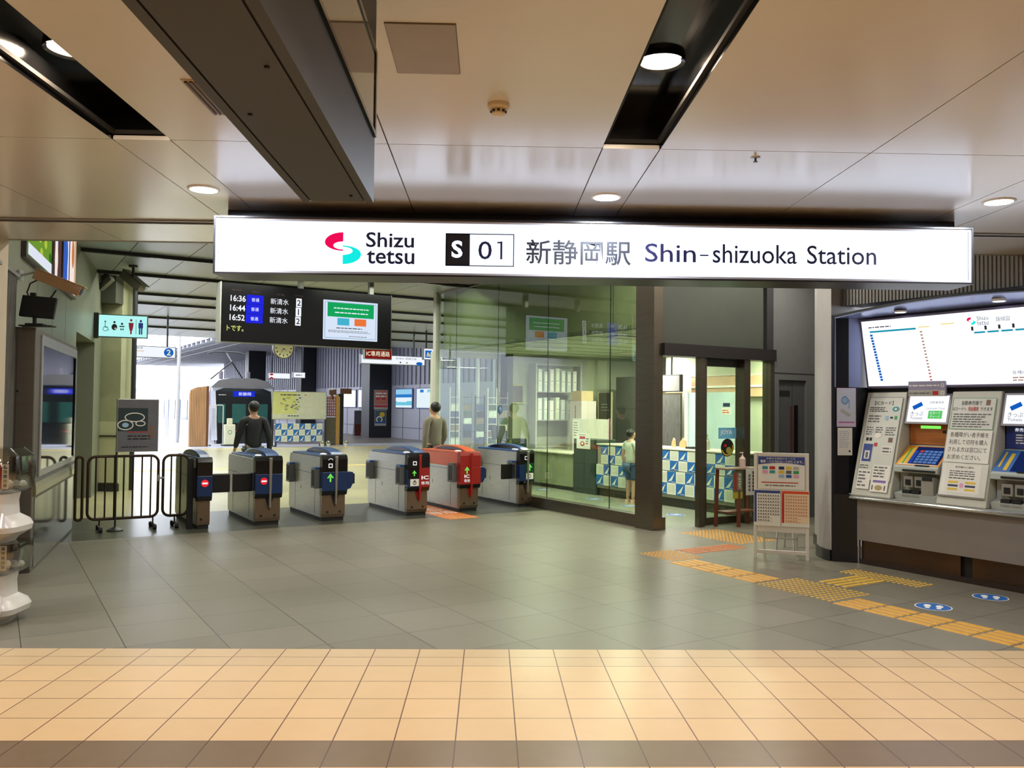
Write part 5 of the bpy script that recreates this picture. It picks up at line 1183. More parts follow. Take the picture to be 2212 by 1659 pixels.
# office far side
t, M_ = gt('display_panel', 'pale blue display panel with a blue label behind the service counter', 'panel', 12.0, 12.1)
m = M_(); m.box(12.0, 12.04, 11.42, 12.78, 0.60, 1.98, PM('panel_pale_blue', (200, 222, 226), 0.4)); p = Print(m, (12.0, 12.78, 0.60), (0, -1, 0), (0, 0, 1)); p.rect(1.02, 1.10, 1.20, 1.17, NAVY, 0.002); p.rect(0.98, 0.95, 1.24, 1.08, PAPER, 0.002); p.lines(1.0, 0.97, 1.2, 1.05, 2, ORANGE, 0.003); m.obj('board', t)
m = M_(); m.box(11.97, 12.0, 12.72, 12.80, 0.0, 2.0, WHITE); m.box(11.97, 12.0, 11.40, 11.43, 0.0, 2.0, WHITE); m.obj('post', t)
t, M_ = gt('curtain_screen', 'dark grey textured screen behind the service counter', 'screen', 12.0, 13.3); m = M_(); m.box(12.0, 12.05, 12.95, 13.55, 0.0, 1.97, PM('screen_grey_cloth', (96, 94, 92), 0.8, var=0.2, vs=16, stretch=(1, 1, 0.3))); m.obj('cloth', t); m = M_(); m.box(11.99, 12.06, 12.94, 13.56, 1.97, 1.985, PM('gold_rail', (190, 160, 90), 0.4, 0.5)); m.obj('rail', t)
t, M_ = gt('wall_monitor', 'grey screen monitor mounted above the dark cloth screen in the office', 'monitor', 12.05, 13.3); m = M_(); m.box(12.02, 12.10, 12.98, 13.58, 2.0, 2.36, CHAR); m.obj('case', t, bevel=0.004); m = M_(); m.box(12.014, 12.02, 13.0, 13.56, 2.02, 2.34, PM('monitor_grey', (150, 146, 148), 0.25)); m.obj('screen', t); m = M_(); m.cyl((12.06, 13.28, 2.36), (12.06, 13.28, 2.80), 0.02, CHAR, 10); m.obj('arm', t)
w = MB(R30); w.box(12.35, 12.45, 9.0, 13.0, 1.9, 2.32, PM('tan_wall_panel', (206, 170, 136), 0.5)); w.box(12.35, 12.36, 9.0, 13.0, 2.30, 2.33, PAPER); w.box(12.33, 12.35, 9.0, 13.0, 2.08, 2.12, PAPER); st('trim_7', w)
w = MB(R30); w.box(12.46, 12.60, 8.9, 13.9, 0.0, 2.8, OW); st('wall_office', w)
t, M_ = gt('tall_cabinet', 'tall dark grey cabinet in the office behind the standing customer', 'cabinet', 12.2, 14.5)
m = M_(); m.box(12.0, 12.45, 13.98, 15.05, 0.0, 2.35, PM('cabinet_charcoal', (70, 70, 66), 0.45)); m.obj('body', t, bevel=0.005); m = M_()
for z0, z1 in ((0.08, 0.80), (0.83, 1.62), (1.65, 2.30)): m.box(11.992, 12.0, 14.0, 14.5, z0, z1, PM('cabinet_charcoal', (70, 70, 66), 0.45)); m.box(11.992, 12.0, 14.53, 15.03, z0, z1, PM('cabinet_charcoal', (70, 70, 66), 0.45))
m.obj('door', t, bevel=0.003)
t, M_ = gt('blackboard', 'black chalkboard with white writing standing in the ticket office', 'board', 12.0, 15.5); m = M_(); m.box(11.98, 12.0, 15.20, 15.66, 0.72, 2.0, PM('chalkboard', (34, 38, 40), 0.6)); p = Print(m, (11.98, 15.66, 0.72), (0, -1, 0), (0, 0, 1)); CH = PM('chalk', (190, 196, 196), 0.8); p.lines(0.10, 0.85, 0.38, 1.05, 3, CH, 0.002, fill=0.2); p.ring(0.27, 0.50, 0.05, 0.062, CH, 0.002, 4); p.lines(0.05, 0.40, 0.18, 0.44, 1, CH, 0.002, fill=0.3); p.lines(0.06, 0.12, 0.42, 0.26, 2, CH, 0.002, fill=0.25); m.obj('board', t); m = M_(); m.box(11.97, 12.01, 15.18, 15.20, 0.0, 2.02, PM('pale_wood', (206, 190, 150), 0.5)); m.box(11.97, 12.01, 15.66, 15.68, 0.0, 2.02, PM('pale_wood', (206, 190, 150), 0.5)); m.obj('leg', t)
t, M_ = gt('locker', 'pale pink steel locker standing in the glass office', 'locker', 11.1, 15.1); m = M_(); m.box(10.9, 11.3, 14.86, 15.3, 0.0, 1.80, PM('locker_pink', (204, 190, 186), 0.45)); m.obj('body', t, bevel=0.005); m = M_(); m.box(10.892, 10.9, 15.075, 15.085, 0.1, 1.7, DGR); m.obj('gap', t)
t = thing('cardboard_box', 'tan cardboard box on top of the pale pink locker', 'box', G(11.1, 15.1, 1.801), RZ); m = MB(); m.box(-0.16, 0.16, -0.18, 0.18, 0, 0.22, PM('cardboard', (200, 172, 130), 0.7)); m.obj('carton', t, bevel=0.004); m = MB(); m.box(-0.162, 0.162, -0.02, 0.02, 0.221, 0.2225, PM('tape', (176, 148, 106), 0.4)); m.obj('tape', t)
# shelf with white binders
t, M_ = gt('binder_shelf', 'steel shelf holding two rows of white binders in the glass office', 'shelf', 10.6, 15.6)
for a in (10.08, 11.28): m = M_(); m.box(a, a+0.03, 15.42, 15.72, 0, 2.62, LGREY); m.obj('upright', t)
for z in (0.2, 0.8, 1.38, 2.0, 2.6): m = M_(); m.box(10.11, 11.28, 15.42, 15.72, z-0.015, z, LGREY); m.obj('shelf_board', t)
bid = 0
for z in (1.381, 2.001):
    for k in range(7):
        a = 10.20+k*0.155; hgt = random.uniform(0.42, 0.52); col = ((214, 218, 212), (196, 204, 204), (222, 216, 214), (206, 210, 190))[k % 4]
        o = thing('binder', 'white binder standing %s from the left on the %s binder shelf' % (('first', 'second', 'third', 'fourth', 'fifth', 'sixth', 'seventh')[k], 'upper' if z > 1.5 else 'lower'), 'binder', G(a, 15.55, z), RZ, 'white binders on the office shelf')
        m = MB(); m.box(-0.05, 0.05, -0.12, 0.10, 0, hgt, PM('binder_%d' % (k % 4), col, 0.45)); m.obj('cover', o, bevel=0.006); m = MB(); m.box(-0.03, 0.03, -0.1215, -0.1205, hgt*0.35, hgt*0.85, PAPER); m.box(-0.02, 0.02, -0.1225, -0.1215, hgt*0.45, hgt*0.48, INKG); m.obj('spine_label', o)
def sheet(label, a, b, z0, w, h, col, marks=2, plane='b', cat='poster'):
    t = thing('wall_sheet' if cat == 'poster' else 'glass_sticker', label, cat, G(a, b, z0), RZ)
    u = (1, 0, 0) if plane == 'b' else (0, -1, 0)
    m = MB(); p = Print(m, (0, 0, 0), u, (0, 0, 1))
    if plane == 'b': m.box(0, w, -0.002, 0.0, 0, h, col)
    else: m.box(-0.002, 0.0, -w, 0, 0, h, col)
    p.lines(w*0.1, h*0.1, w*0.9, h*0.9, max(3, int(h/0.06)), INKG, 0.004, fill=0.3); m.obj('paper', t)
sheet('tall white printed sheet on the office partition beside the binder shelf', 10.575, 14.70, 1.0, 0.22, 0.40, PAPER, plane='a')
for i, (a, c) in enumerate(((8.02, 0), (8.32, 1), (8.62, 2), (8.92, 0), (9.19, 1))):
    lab = ('leaflet rack nearest the end post of the glass office', 'second leaflet rack from the end post of the glass office', 'middle leaflet rack against the far office window', 'fourth leaflet rack from the glass end post', 'leaflet rack next to the green office wall')[i]
    t = thing('leaflet_rack', lab, 'rack', G(a, 15.5, 0), RZ, 'leaflet racks by the far office window')
    m = MB()
    for x in (0.0, 0.22): m.cyl((x, 0, 0), (x, 0, 2.05-0.08*(i % 3)), 0.012, (WHITE, CHROME, BLACKM)[c], 10)
    m.obj('upright', t)
    m = MB()
    for k in range(12): m.box(0.0, 0.22, -0.03, 0.02, 0.3+k*0.14, 0.31+k*0.14, (WHITE, CHROME, DKGREY)[c])
    m.obj('tier', t)
    for k in range(10):
        cc = [(70, 92, 78), (44, 56, 56), (196, 206, 200), (120, 110, 80), (60, 80, 110)][(k*3+i) % 5]
        m = MB(); m.box(0.02, 0.20, -0.02, -0.005, 0.315+k*0.14, 0.315+k*0.14+0.115, PM('leaflet_%d' % ((k*3+i) % 5), cc, 0.5, var=0.2, vs=25)); m.obj('leaflets', t)
def desk_chair(a, b, rz, label):
    t = thing('office_chair', label, 'chair', G(a, b, 0), RZ+rz)
    m = MB()
    for k in range(5): q = 2*PI*k/5; m.tube([(0, 0, 0.09), (0.26*math.cos(q), 0.26*math.sin(q), 0.05)], 0.02, BLACKM, 8); m.cyl((0.26*math.cos(q), 0.26*math.sin(q)-0.015, 0.028), (0.26*math.cos(q), 0.26*math.sin(q)+0.015, 0.028), 0.028, RUBBER, 12)
    m.obj('base', t); m = MB(); m.cyl((0, 0, 0.09), (0, 0, 0.44), 0.025, DKGREY, 12); m.obj('column', t)
    m = MB(); m.box(-0.23, 0.23, -0.22, 0.22, 0.44, 0.52, PM('chair_green_black', (40, 54, 48), 0.8)); m.obj('seat', t, bevel=0.03); m = MB(); m.box(-0.21, 0.21, 0.20, 0.25, 0.60, 1.05, PM('chair_green_black', (40, 54, 48), 0.8)); m.obj('backrest', t, bevel=0.03); m = MB(); m.box(-0.03, 0.03, 0.22, 0.27, 0.48, 0.70, BLACKM); m.obj('back_support', t)
desk_chair(8.75, 14.1, math.radians(150), 'dark green office chair by the desk with the black monitor')
t = thing('office_desk', 'pale office desk behind the last ticket gate inside the glass office', 'desk', G(8.75, 14.95, 0), RZ); m = MB(); m.box(-0.70, 0.45, -0.3, 0.3, 0.70, 0.73, CTOP); m.obj('top', t, bevel=0.004)
for x, y in ((-0.66, -0.26), (0.41, -0.26), (-0.66, 0.26), (0.41, 0.26)): m = MB(); m.cyl((x, y, 0), (x, y, 0.70), 0.02, DKGREY, 10); m.obj('leg', t)
t = thing('desk_monitor', 'black monitor seen from behind on the office desk', 'monitor', G(8.82, 14.9, 0.731), RZ+math.radians(12)); m = MB(); m.box(-0.10, 0.10, -0.08, 0.08, 0, 0.012, BLACKM); m.obj('base', t); m = MB(); m.cyl((0, 0, 0.012), (0, 0, 0.28), 0.018, BLACKM, 10); m.obj('stem', t)
m = MB(Matrix.Translation((0, -0.03, 0.40)) @ Matrix.Rotation(math.radians(-12), 4, 'X')); m.box(-0.19, 0.19, -0.015, 0.02, -0.14, 0.14, PM('monitor_black', (24, 32, 30), 0.5)); m.obj('screen_back', t, bevel=0.006)
t = thing('potted_plant', 'leafy green potted plant on the floor of the glass office', 'plant', G(8.20, 13.45, 0), RZ); m = MB(); m.lathe([(0.10, 0), (0.14, 0.24), (0.13, 0.24), (0.12, 0.20), (0.001, 0.20)], (0, 0, 0), PM('pot_brown', (110, 84, 60), 0.6), 20); m.obj('pot', t, smooth=True)
m = MB()
for k in range(60):
    q = random.uniform(0, 2*PI); h_ = random.uniform(0.25, 1.05); r_ = random.uniform(0.03, 0.22); c = Vector((r_*math.cos(q), r_*math.sin(q), h_)); d_ = Vector((math.cos(q), math.sin(q), random.uniform(-0.2, 0.6))).normalized()*0.12; s_ = Vector((-math.sin(q), math.cos(q), 0))*0.03
    m.add([c, c+d_*0.5+s_, c+d_, c+d_*0.5-s_], [(0, 1, 2, 3)], PM('leaf_green', (110, 128, 58), 0.5, var=0.3, vs=12))
for k in range(6): q = k*1.05; m.tube([(0.02*math.cos(q), 0.02*math.sin(q), 0.20), (0.12*math.cos(q), 0.12*math.sin(q), 0.9)], 0.006, PM('stem_green', (80, 100, 50), 0.6), 6)
m.obj('foliage', t)
t = thing('glass_sticker', 'round blue sticker on the office glass above the desk', 'sticker', G(7.783, 13.087, 1.60), RZ); m = MB(); p = Print(m, (0, 0, 0), (0, -1, 0), (0, 0, 1)); p.ell(0, 0, 0.085, 0.085, PM('sticker_blue_dark', (36, 92, 136), 0.4), 0.0005); p.ell(0.02, 0.01, 0.045, 0.05, PM('pale_blue_print', (150, 186, 214), 0.5), 0.0012); p.ell(-0.01, -0.02, 0.03, 0.025, PM('sticker_blue_dark', (36, 92, 136), 0.4), 0.0018); m.obj('disc', t)
t = thing('glass_sticker', 'light blue lettered sticker on the office door glass', 'sticker', G(8.93, 8.842, 1.22), RZ); m = MB(); p = Print(m, (0, 0, 0), (1, 0, 0), (0, 0, 1)); p.rect(0.0, 0.0, 0.36, 0.16, PM('sticker_sky', (110, 180, 214), 0.4), 0.0005); p.text('JOYA', 0.04, 0.045, 0.28, 0.125, PAPER, 0.0015, 0.02); m.obj('film', t)
t = thing('glass_sticker', 'round black and yellow sticker on the office door glass', 'sticker', G(9.11, 8.842, 1.09), RZ); m = MB(); p = Print(m, (0, 0, 0), (1, 0, 0), (0, 0, 1)); p.ell(0, 0, 0.13, 0.13, BLACKM, 0.0005, 28); p.ring(0, 0, 0.10, 0.115, YEL, 0.0012, 28, PI*1.1, PI*2.1); p.ell(0.03, -0.04, 0.055, 0.05, PM('sticker_olive', (150, 150, 70), 0.5), 0.0012); p.ell(-0.04, 0.03, 0.03, 0.02, RED, 0.0012); m.obj('disc', t)
# sanitiser stand in front of the door glass
t = thing('stool_stand', 'tall red-brown wooden stand with paper notices before the office door', 'stand', G(9.03, 8.62, 0), RZ)
RW = PM('red_wood', (112, 62, 44), 0.5, var=0.12, vs=5, stretch=(1, 1, 0.2))
for x, y in ((-0.33, 0.04), (0.30, 0.02), (-0.10, -0.17), (0.28, -0.15)):
    m = MB(); m.hexa([(x-0.02, y-0.02, 0), (x+0.02, y-0.02, 0), (x+0.02, y+0.02, 0), (x-0.02, y+0.02, 0), (x*0.92-0.018, y*0.9-0.018, 0.80), (x*0.92+0.018, y*0.9-0.018, 0.80), (x*0.92+0.018, y*0.9+0.018, 0.80), (x*0.92-0.018, y*0.9+0.018, 0.80)], RW); m.obj('leg', t)
m = MB(); m.box(-0.34, 0.31, -0.19, 0.06, 0.80, 0.825, PM('stand_top', (150, 130, 112), 0.5)); m.obj('top', t, bevel=0.004); m = MB(); m.box(-0.32, 0.29, -0.16, 0.04, 0.20, 0.22, RW); m.obj('shelf', t)
m = MB(); p = Print(m, (-0.22, -0.1765, 0.40), (1, 0, 0), (0, 0, 1)); p.rect(0, 0, 0.19, 0.385, PM('notice_olive', (96, 104, 70), 0.5), 0.0); p.rect(0, 0, 0.19, 0.09, PM('notice_lime', (170, 160, 50), 0.5), 0.001)
p.text('消毒液', 0.10, 0.12, 0.16, 0.37, PAPER, 0.002); p.rect(0.03, 0.12, 0.07, 0.36, RED, 0.001); m.obj('notice', t)
m = MB(); p = Print(m, (0.02, -0.192, 0.44), (1, 0, 0), (0, 0, 1)); p.mb.box(0.02, 0.27, -0.192, -0.19, 0.44, 0.815, PM('paper_shade', (196, 194, 184), 0.6)); p.lines(0.13, 0.05, 0.18, 0.34, 6, INK, 0.002, fill=0.8, rnd=0); p.lines(0.05, 0.05, 0.09, 0.30, 5, INKG, 0.002, fill=0.7, rnd=0); m.obj('paper_sheet', t)
t = thing('sanitiser_bottle', 'clear hand sanitiser pump bottle on the red-brown stand', 'bottle', G(9.12, 8.56, 0.826), RZ); m = MB(); m.lathe([(0.045, 0), (0.047, 0.12), (0.02, 0.15), (0.015, 0.165)], (0, 0, 0), PM('bottle_pink_white', (206, 180, 172), 0.3), 18); m.obj('bottle', t, smooth=True); m = MB(); m.cyl((0, 0, 0.165), (0, 0, 0.20), 0.007, WHITE, 8); m.box(-0.045, 0.01, -0.01, 0.01, 0.20, 0.212, WHITE); m.obj('pump', t)

# ================================================================== FAR STATION HALL AND PLATFORM
def hang_sign(label, a0, a1, b, z0, z1, face, name='hanging_sign', thick=0.12, posts=True, cat='sign'):
    t = thing(name, label, cat, G((a0+a1)/2, b, z0), RZ); w = a1-a0; h = z1-z0
    m = MB(); m.box(-w/2, w/2, 0, thick, 0, h, PM('sign_case', (110, 116, 128), 0.4)); m.obj('case', t)
    m = MB(); m.box(-w/2+0.02, w/2-0.02, -0.004, 0.0, 0.02, h-0.02, face); m.obj('lit_face', t)
    if posts:
        for x in (-w*0.33, w*0.33): m = MB(); m.cyl((x, thick/2, h), (x, thick/2, (HZ if b < 31 else 5.4)-z0), 0.025, PM('post_dark', (40, 42, 60), 0.4), 10); m.obj('hanger', t)
    return t, Print(MB(), (-w/2, -0.005, 0), (1, 0, 0), (0, 0, 1))
PLW = EM('platform_sign_white', (240, 244, 255), 0.95)
t, p = hang_sign('white hanging platform sign with a blue number two', 2.93, 4.15, 24.0, 2.86, 3.17, PLW)
p.ell(1.04, 0.155, 0.12, 0.12, EM('platform_blue', (20, 104, 196), 0.85), 0.002); p.text('2', 0.985, 0.075, 1.095, 0.235, PAPER, 0.004, 0.03); p.text('静岡鉄道', 0.08, 0.225, 0.40, 0.275, INKG, 0.002); p.lines(0.08, 0.15, 0.45, 0.19, 1, YEL, 0.002); p.frame(0.03, 0.05, 0.08, 0.10, 0.012, INK, 0.002); p.mb.obj('lettering', t)
t, p = hang_sign('dark red hanging sign for the IC only passage', 9.03, 9.88, 22.8, 2.99, 3.33, EM('ic_sign_red', (128, 26, 22), 0.8))
p.text('IC専用通路', 0.06, 0.09, 0.78, 0.24, PAPER, 0.002); p.mb.obj('lettering', t)
t, p = hang_sign('long white hanging direction sign right of the red sign', 9.47, 11.62, 24.2, 2.93, 3.22, PLW)
p.text('新清水 草薙方面', 1.15, 0.17, 1.85, 0.23, INKG, 0.002); p.rect(1.28, 0.06, 1.33, 0.10, INK, 0.002); p.rect(1.5, 0.05, 1.55, 0.10, YEL, 0.002); p.ell(1.95, 0.06, 0.11, 0.055, EM('platform_blue', (20, 104, 196), 0.85), 0.002); p.mb.obj('lettering', t)
t, p = hang_sign('small white hanging sign with a blue square pictogram near the glass end post', 11.28, 11.95, 23.6, 3.09, 3.45, PLW)
p.rect(0.05, 0.06, 0.28, 0.29, EM('platform_blue', (20, 104, 196), 0.85), 0.002); p.poly([(0.09, 0.10), (0.24, 0.10), (0.20, 0.20), (0.13, 0.25)], PAPER, 0.003); p.lines(0.32, 0.08, 0.6, 0.28, 4, EM('screen_teal', (110, 170, 190), 0.8), 0.002); p.mb.obj('pictogram', t)
t, p = hang_sign('white hanging sign with a red mark over the far platform', 9.18, 10.05, 33.2, 2.68, 2.92, PLW)
p.ell(0.12, 0.17, 0.07, 0.04, RED, 0.002); p.poly([(0.0, 0.0), (0.25, 0.0), (0.12, 0.08)], RED, 0.002); p.mb.obj('mark', t)
t, p = hang_sign('plain white hanging sign beside the black column', 10.22, 10.72, 33.4, 2.74, 2.98, PLW); p.lines(0.1, 0.08, 0.4, 0.16, 1, INKG, 0.002); p.mb.obj('lettering', t)
t, p = hang_sign('white platform sign hanging over the left platform', 2.2, 3.6, 44.0, 2.9, 3.6, PLW); p.ring(1.15, 0.35, 0.14, 0.2, TEALP, 0.002); p.mb.obj('lettering', t)
# clock
t = thing('station_clock', 'round cream wall clock hanging below the departure board', 'clock', G(8.82, 30.0, 3.68), RZ)
m = MB(); m.cyl((0, 0.14, 0), (0, 0.0, 0), 0.37, PM('clock_rim', (90, 88, 70), 0.35, 0.6), 32); m.obj('case', t, smooth=True); m = MB(); m.cyl((0, 0.0, 0), (0, -0.006, 0), 0.34, PM('clock_face', (226, 222, 184), 0.4), 32); m.obj('dial', t)
m = MB(); p = Print(m, (0, -0.007, 0), (1, 0, 0), (0, 0, 1))
for k in range(12): q = k*PI/6; p.poly([(0.30*math.sin(q-0.06), 0.30*math.cos(q-0.06)), (0.30*math.sin(q+0.06), 0.30*math.cos(q+0.06)), (0.23*math.sin(q+0.06), 0.23*math.cos(q+0.06)), (0.23*math.sin(q-0.06), 0.23*math.cos(q-0.06))], INK, 0.001)
for q, L_ in ((math.radians(135), 0.17), (math.radians(210), 0.25)): s_, c_ = math.sin(q), math.cos(q); p.poly([(-0.015*c_, 0.015*s_), (0.015*c_, -0.015*s_), (L_*s_, L_*c_)], INK, 0.002)
m.obj('hands', t); m = MB(); m.cyl((0, 0.07, 0.36), (0, 0.07, HZ-3.68+0.02), 0.03, DKGREY, 10); m.obj('hanger', t)

# train at the platform
t = thing('train', 'silver commuter train with black windscreen standing at the platform', 'train', G(8.8, 35.4, -1.1), RZ)
SIL = PM('train_silver', (196, 200, 214), 0.3, 0.5, var=0.03); TRF = PM('train_roof', (112, 110, 112), 0.5); TBK = PM('train_black', (16, 20, 28), 0.12); TGL = PM('train_window', (40, 88, 84), 0.1)
sec = [(-1.4, 0.35), (1.4, 0.35), (1.42, 1.2), (1.40, 2.9), (1.28, 3.45), (1.0, 3.72), (0.5, 3.84), (-0.5, 3.84), (-1.0, 3.72), (-1.28, 3.45), (-1.40, 2.9), (-1.42, 1.2)]
m = MB(); m.prism(sec[0:4]+[(1.28, 3.45), (-1.28, 3.45), (-1.40, 2.9), (-1.42, 1.2)], 0.25, 38.0, 'y', SIL); m.obj('body', t)
m = MB(); m.prism([(1.285, 3.45), (1.0, 3.72), (0.5, 3.84), (-0.5, 3.84), (-1.0, 3.72), (-1.285, 3.45)], 0.1, 38.0, 'y', TRF); m.obj('roof', t, smooth=True)
m = MB(); m.hexa([(-1.36, 0.10, 0.4), (1.36, 0.10, 0.4), (1.40, 0.25, 0.4), (-1.40, 0.25, 0.4), (-1.22, 0.12, 3.5), (1.22, 0.12, 3.5), (1.27, 0.25, 3.5), (-1.27, 0.25, 3.5)], SIL); m.obj('front_mask', t, bevel=0.02)
m = MB(); m.prism([(-1.10, 1.15), (1.10, 1.15), (1.22, 2.0), (1.12, 3.30), (0.8, 3.42), (-0.8, 3.42), (-1.12, 3.30), (-1.22, 2.0)], 0.07, 0.099, 'y', TBK); m.obj('windscreen', t)
for x0, x1 in ((-1.02, -0.72), (-0.45, 0.10), (0.5, 1.0)): m = MB(); m.box(x0, x1, 0.062, 0.069, 2.0, 2.78, TGL); m.obj('window', t)
m = MB(); p = Print(m, (0, 0.069, 0), (1, 0, 0), (0, 0, 1)); m.box(-0.42, 0.45, 0.062, 0.069, 3.08, 3.30, EM('train_led_blue', (30, 50, 220), 0.9)); p.text('新静岡', -0.2, 3.12, 0.3, 3.26, LEDW, 0.009); p.lines(-1.0, 3.12, -0.7, 3.17, 1, PAPER, 0.004, rnd=0); m.obj('destination_display', t)
m = MB(); m.hexa([(-1.26, 0.055, 1.3), (-1.02, 0.055, 1.3), (-1.02, 0.069, 1.3), (-1.26, 0.069, 1.3), (-1.30, 0.055, 3.3), (-1.12, 0.055, 3.3), (-1.12, 0.069, 3.3), (-1.30, 0.069, 3.3)], PM('pillar_pale', (210, 214, 230), 0.35)); m.obj('pillar', t)
for k in range(12):
    y0 = 1.2+k*3.0
    m = MB(); m.box(-1.425, -1.41, y0, y0+1.5, 2.05, 2.95, PM('side_window', (50, 56, 72), 0.12)); m.obj('side_window', t)
    m = MB(); m.box(-1.43, -1.412, y0+1.75, y0+2.85, 1.15, 2.98, PM('train_door', (176, 182, 206), 0.35, 0.4)); m.box(-1.435, -1.43, y0+2.29, y0+2.31, 1.2, 2.95, CHAR); m.obj('door', t)
m = MB(); m.tube([(-0.7, 3.0, 3.86), (0.0, 2.2, 4.6), (0.0, 2.2, 4.6)], 0.03, DKGREY, 8); m.tube([(0.7, 3.0, 3.86), (0.0, 2.2, 4.6), (0.0, 3.2, 5.05)], 0.03, DKGREY, 8); m.tube([(-0.8, 3.2, 5.0), (-0.5, 3.2, 5.08), (0.5, 3.2, 5.08), (0.8, 3.2, 5.0)], 0.03, DKGREY, 8)
m.obj('pantograph', t)
for x in (-0.8, 0.3): m = MB(); m.cyl((x, 0.6, 3.8), (x, 0.6, 4.12), 0.09, PM('insulator', (120, 116, 124), 0.4), 10); m.obj('roof_insulator', t)
m = MB(); m.box(-1.3, 1.3, 0.5, 38, 0.0, 0.35, CHAR); m.obj('underframe', t)
t = thing('overhead_wires', 'thin dark overhead wires and support arm above the train', 'wires', G(8.8, 36.0, 0), RZ); m = MB()
for x in (-0.1, 0.25): m.tube([(x, -0.5, 4.3+x), (x, 40, 4.3+x)], 0.012, DKGREY, 6)
m.obj('wire', t); m = MB(); m.box(-2.2, 2.0, 2.5, 2.6, 4.75, 4.85, DKGREY); m.cyl((-2.0, 2.55, -1.1), (-2.0, 2.55, 6.0), 0.07, LGREY, 12); m.tube([(-2.0, 2.55, 5.6), (-0.6, 2.55, 4.85)], 0.03, DKGREY, 8); m.obj('support_arm', t)

# objects at the head of the platform
WOOD = PM('slat_wood', (196, 152, 110), 0.6, var=0.15, vs=4, stretch=(1, 1, 0.2)); WOODD = PM('slat_wood_dark', (110, 64, 36), 0.6, var=0.15)
t = thing('slat_screen', 'brown wooden slat screen with rounded top beside the train front', 'screen', G(6.82, 34.45, 0), RZ)
m = MB(); arcp = [(-0.32, 0.0), (0.32, 0.0), (0.32, 2.36), (-0.05, 2.30)]+[(-0.32+0.22*(1-math.sin(q)), 2.02+0.26*math.cos(q)) for q in (0.2, 0.6, 1.0, 1.4)]+[(-0.32, 2.0)]
m.prism(arcp, 0.03, 0.12, 'y', WOOD); m.obj('panel', t); m = MB()
for k in range(10): m.box(-0.30+k*0.062, -0.30+k*0.062+0.035, 0.0, 0.03, 0.02, 2.22 if k < 4 else 2.32, WOOD)
m.obj('slats', t); m = MB(); m.box(0.32, 0.40, 0.0, 0.12, 0.0, 2.36, WOODD); m.obj('side_post', t)
t = thing('white_barrier', 'white tubular barrier in front of the train', 'barrier', G(7.55, 34.9, 0), RZ); m = MB(); round_frame(m, -0.20, 0.32, 0.06, 1.62, 0.05, 0.016, WHITE); m.cyl((0.06, 0, 0.07), (0.06, 0, 1.6), 0.012, WHITE, 8); m.obj('frame', t)
m = MB(); m.box(-0.12, 0.02, -0.03, -0.02, 0.65, 1.50, PM('panel_pale', (196, 204, 226), 0.4)); m.obj('panel', t); m = MB(); m.box(-0.2, -0.16, -0.15, 0.15, 0.0, 0.04, BLACKM); m.box(0.28, 0.32, -0.15, 0.15, 0.0, 0.04, BLACKM); m.obj('foot', t)
t = thing('temperature_stand', 'cream boxy sanitiser dispenser standing before the train', 'dispenser', G(8.06, 34.6, 0), RZ); m = MB(); m.box(-0.21, 0.21, -0.1, 0.1, 0.05, 0.86, PM('dispenser_cream', (222, 222, 190), 0.45)); m.obj('body', t, bevel=0.03); m = MB(); m.box(-0.10, 0.10, -0.07, 0.07, 0.86, 1.10, PM('dispenser_cream', (222, 222, 190), 0.45)); m.obj('head', t, bevel=0.02); m = MB(); p = Print(m, (0, -0.101, 0.55), (1, 0, 0), (0, 0, 1)); p.ring(0, 0, 0.06, 0.085, PM('logo_teal', (90, 150, 130), 0.5), 0.001); m.obj('logo', t); m = MB(); m.box(-0.22, 0.22, -0.11, 0.11, 0.0, 0.05, CHAR); m.obj('base', t); m = MB(); m.ball((0.26, -0.05, 0.58), 0.03, EM('red_lamp', (255, 60, 80), 1.5), 12, 8); m.cyl((0.20, -0.05, 0.58), (0.26, -0.05, 0.58), 0.012, CHAR, 8); m.obj('warning_lamp', t)
t = thing('poster_board', 'large pale poster board with yellow map on a stand at the platform head', 'notice board', G(10.57, 33.6, 0), RZ)
m = MB(); m.box(-1.11, 1.11, -0.02, 0.03, 1.08, 2.20, PM('board_frame', (150, 150, 128), 0.5)); m.obj('panel', t); m = MB(); p = Print(m, (-1.09, -0.021, 1.10), (1, 0, 0), (0, 0, 1)); p.rect(0, 0, 2.18, 1.08, PM('poster_sage', (206, 208, 180), 0.5), 0.001); p.rect(0.0, 0.2, 0.95, 1.08, PM('poster_lime', (208, 210, 130), 0.5), 0.002)
for k in range(24): p.ell(random.uniform(0.3, 1.2), random.uniform(0.35, 0.85), 0.06, 0.03, (PM('poster_lime_dark', (170, 172, 70), 0.5), INKG, PM('poster_sage_dark', (150, 156, 120), 0.5))[k % 3], 0.003+k*0.0001, 8)
p.lines(0.3, 0.92, 1.1, 1.0, 1, INK, 0.004, rnd=0); p.lines(0.6, 0.08, 1.05, 0.16, 1, INK, 0.004, rnd=0); p.rect(1.28, 0.93, 1.36, 1.0, PM('poster_amber', (196, 150, 70), 0.5), 0.004); m.obj('poster', t)
m = MB()
for x in (-1.09, 1.07): m.box(x-0.02, x+0.04, -0.03, 0.04, 0.0, 1.08, CHAR); m.box(x-0.02, x+0.04, -0.3, 0.3, 0.0, 0.04, CHAR)
m.obj('leg', t)
t = thing('cloth_table', 'low table under a blue and white checkered cloth below the poster board', 'table', G(10.5, 33.35, 0), RZ); m = MB(); m.box(-1.0, 0.90, -0.10, 0.10, 0.86, 0.90, LGREY); m.obj('top', t); m = MB(); m.box(-1.0, 0.90, -0.115, -0.105, 0.20, 0.92, CWH); pr = Print(m, (-1.0, -0.116, 0.20), (1, 0, 0), (0, 0, 1)); check(pr, 1.9, 0.72, 8, 3, 1); m.obj('checkered_cloth', t); m = MB()
for x in (-0.97, 0.84): m.box(x, x+0.04, -0.08, 0.08, 0.0, 0.86, CHAR)
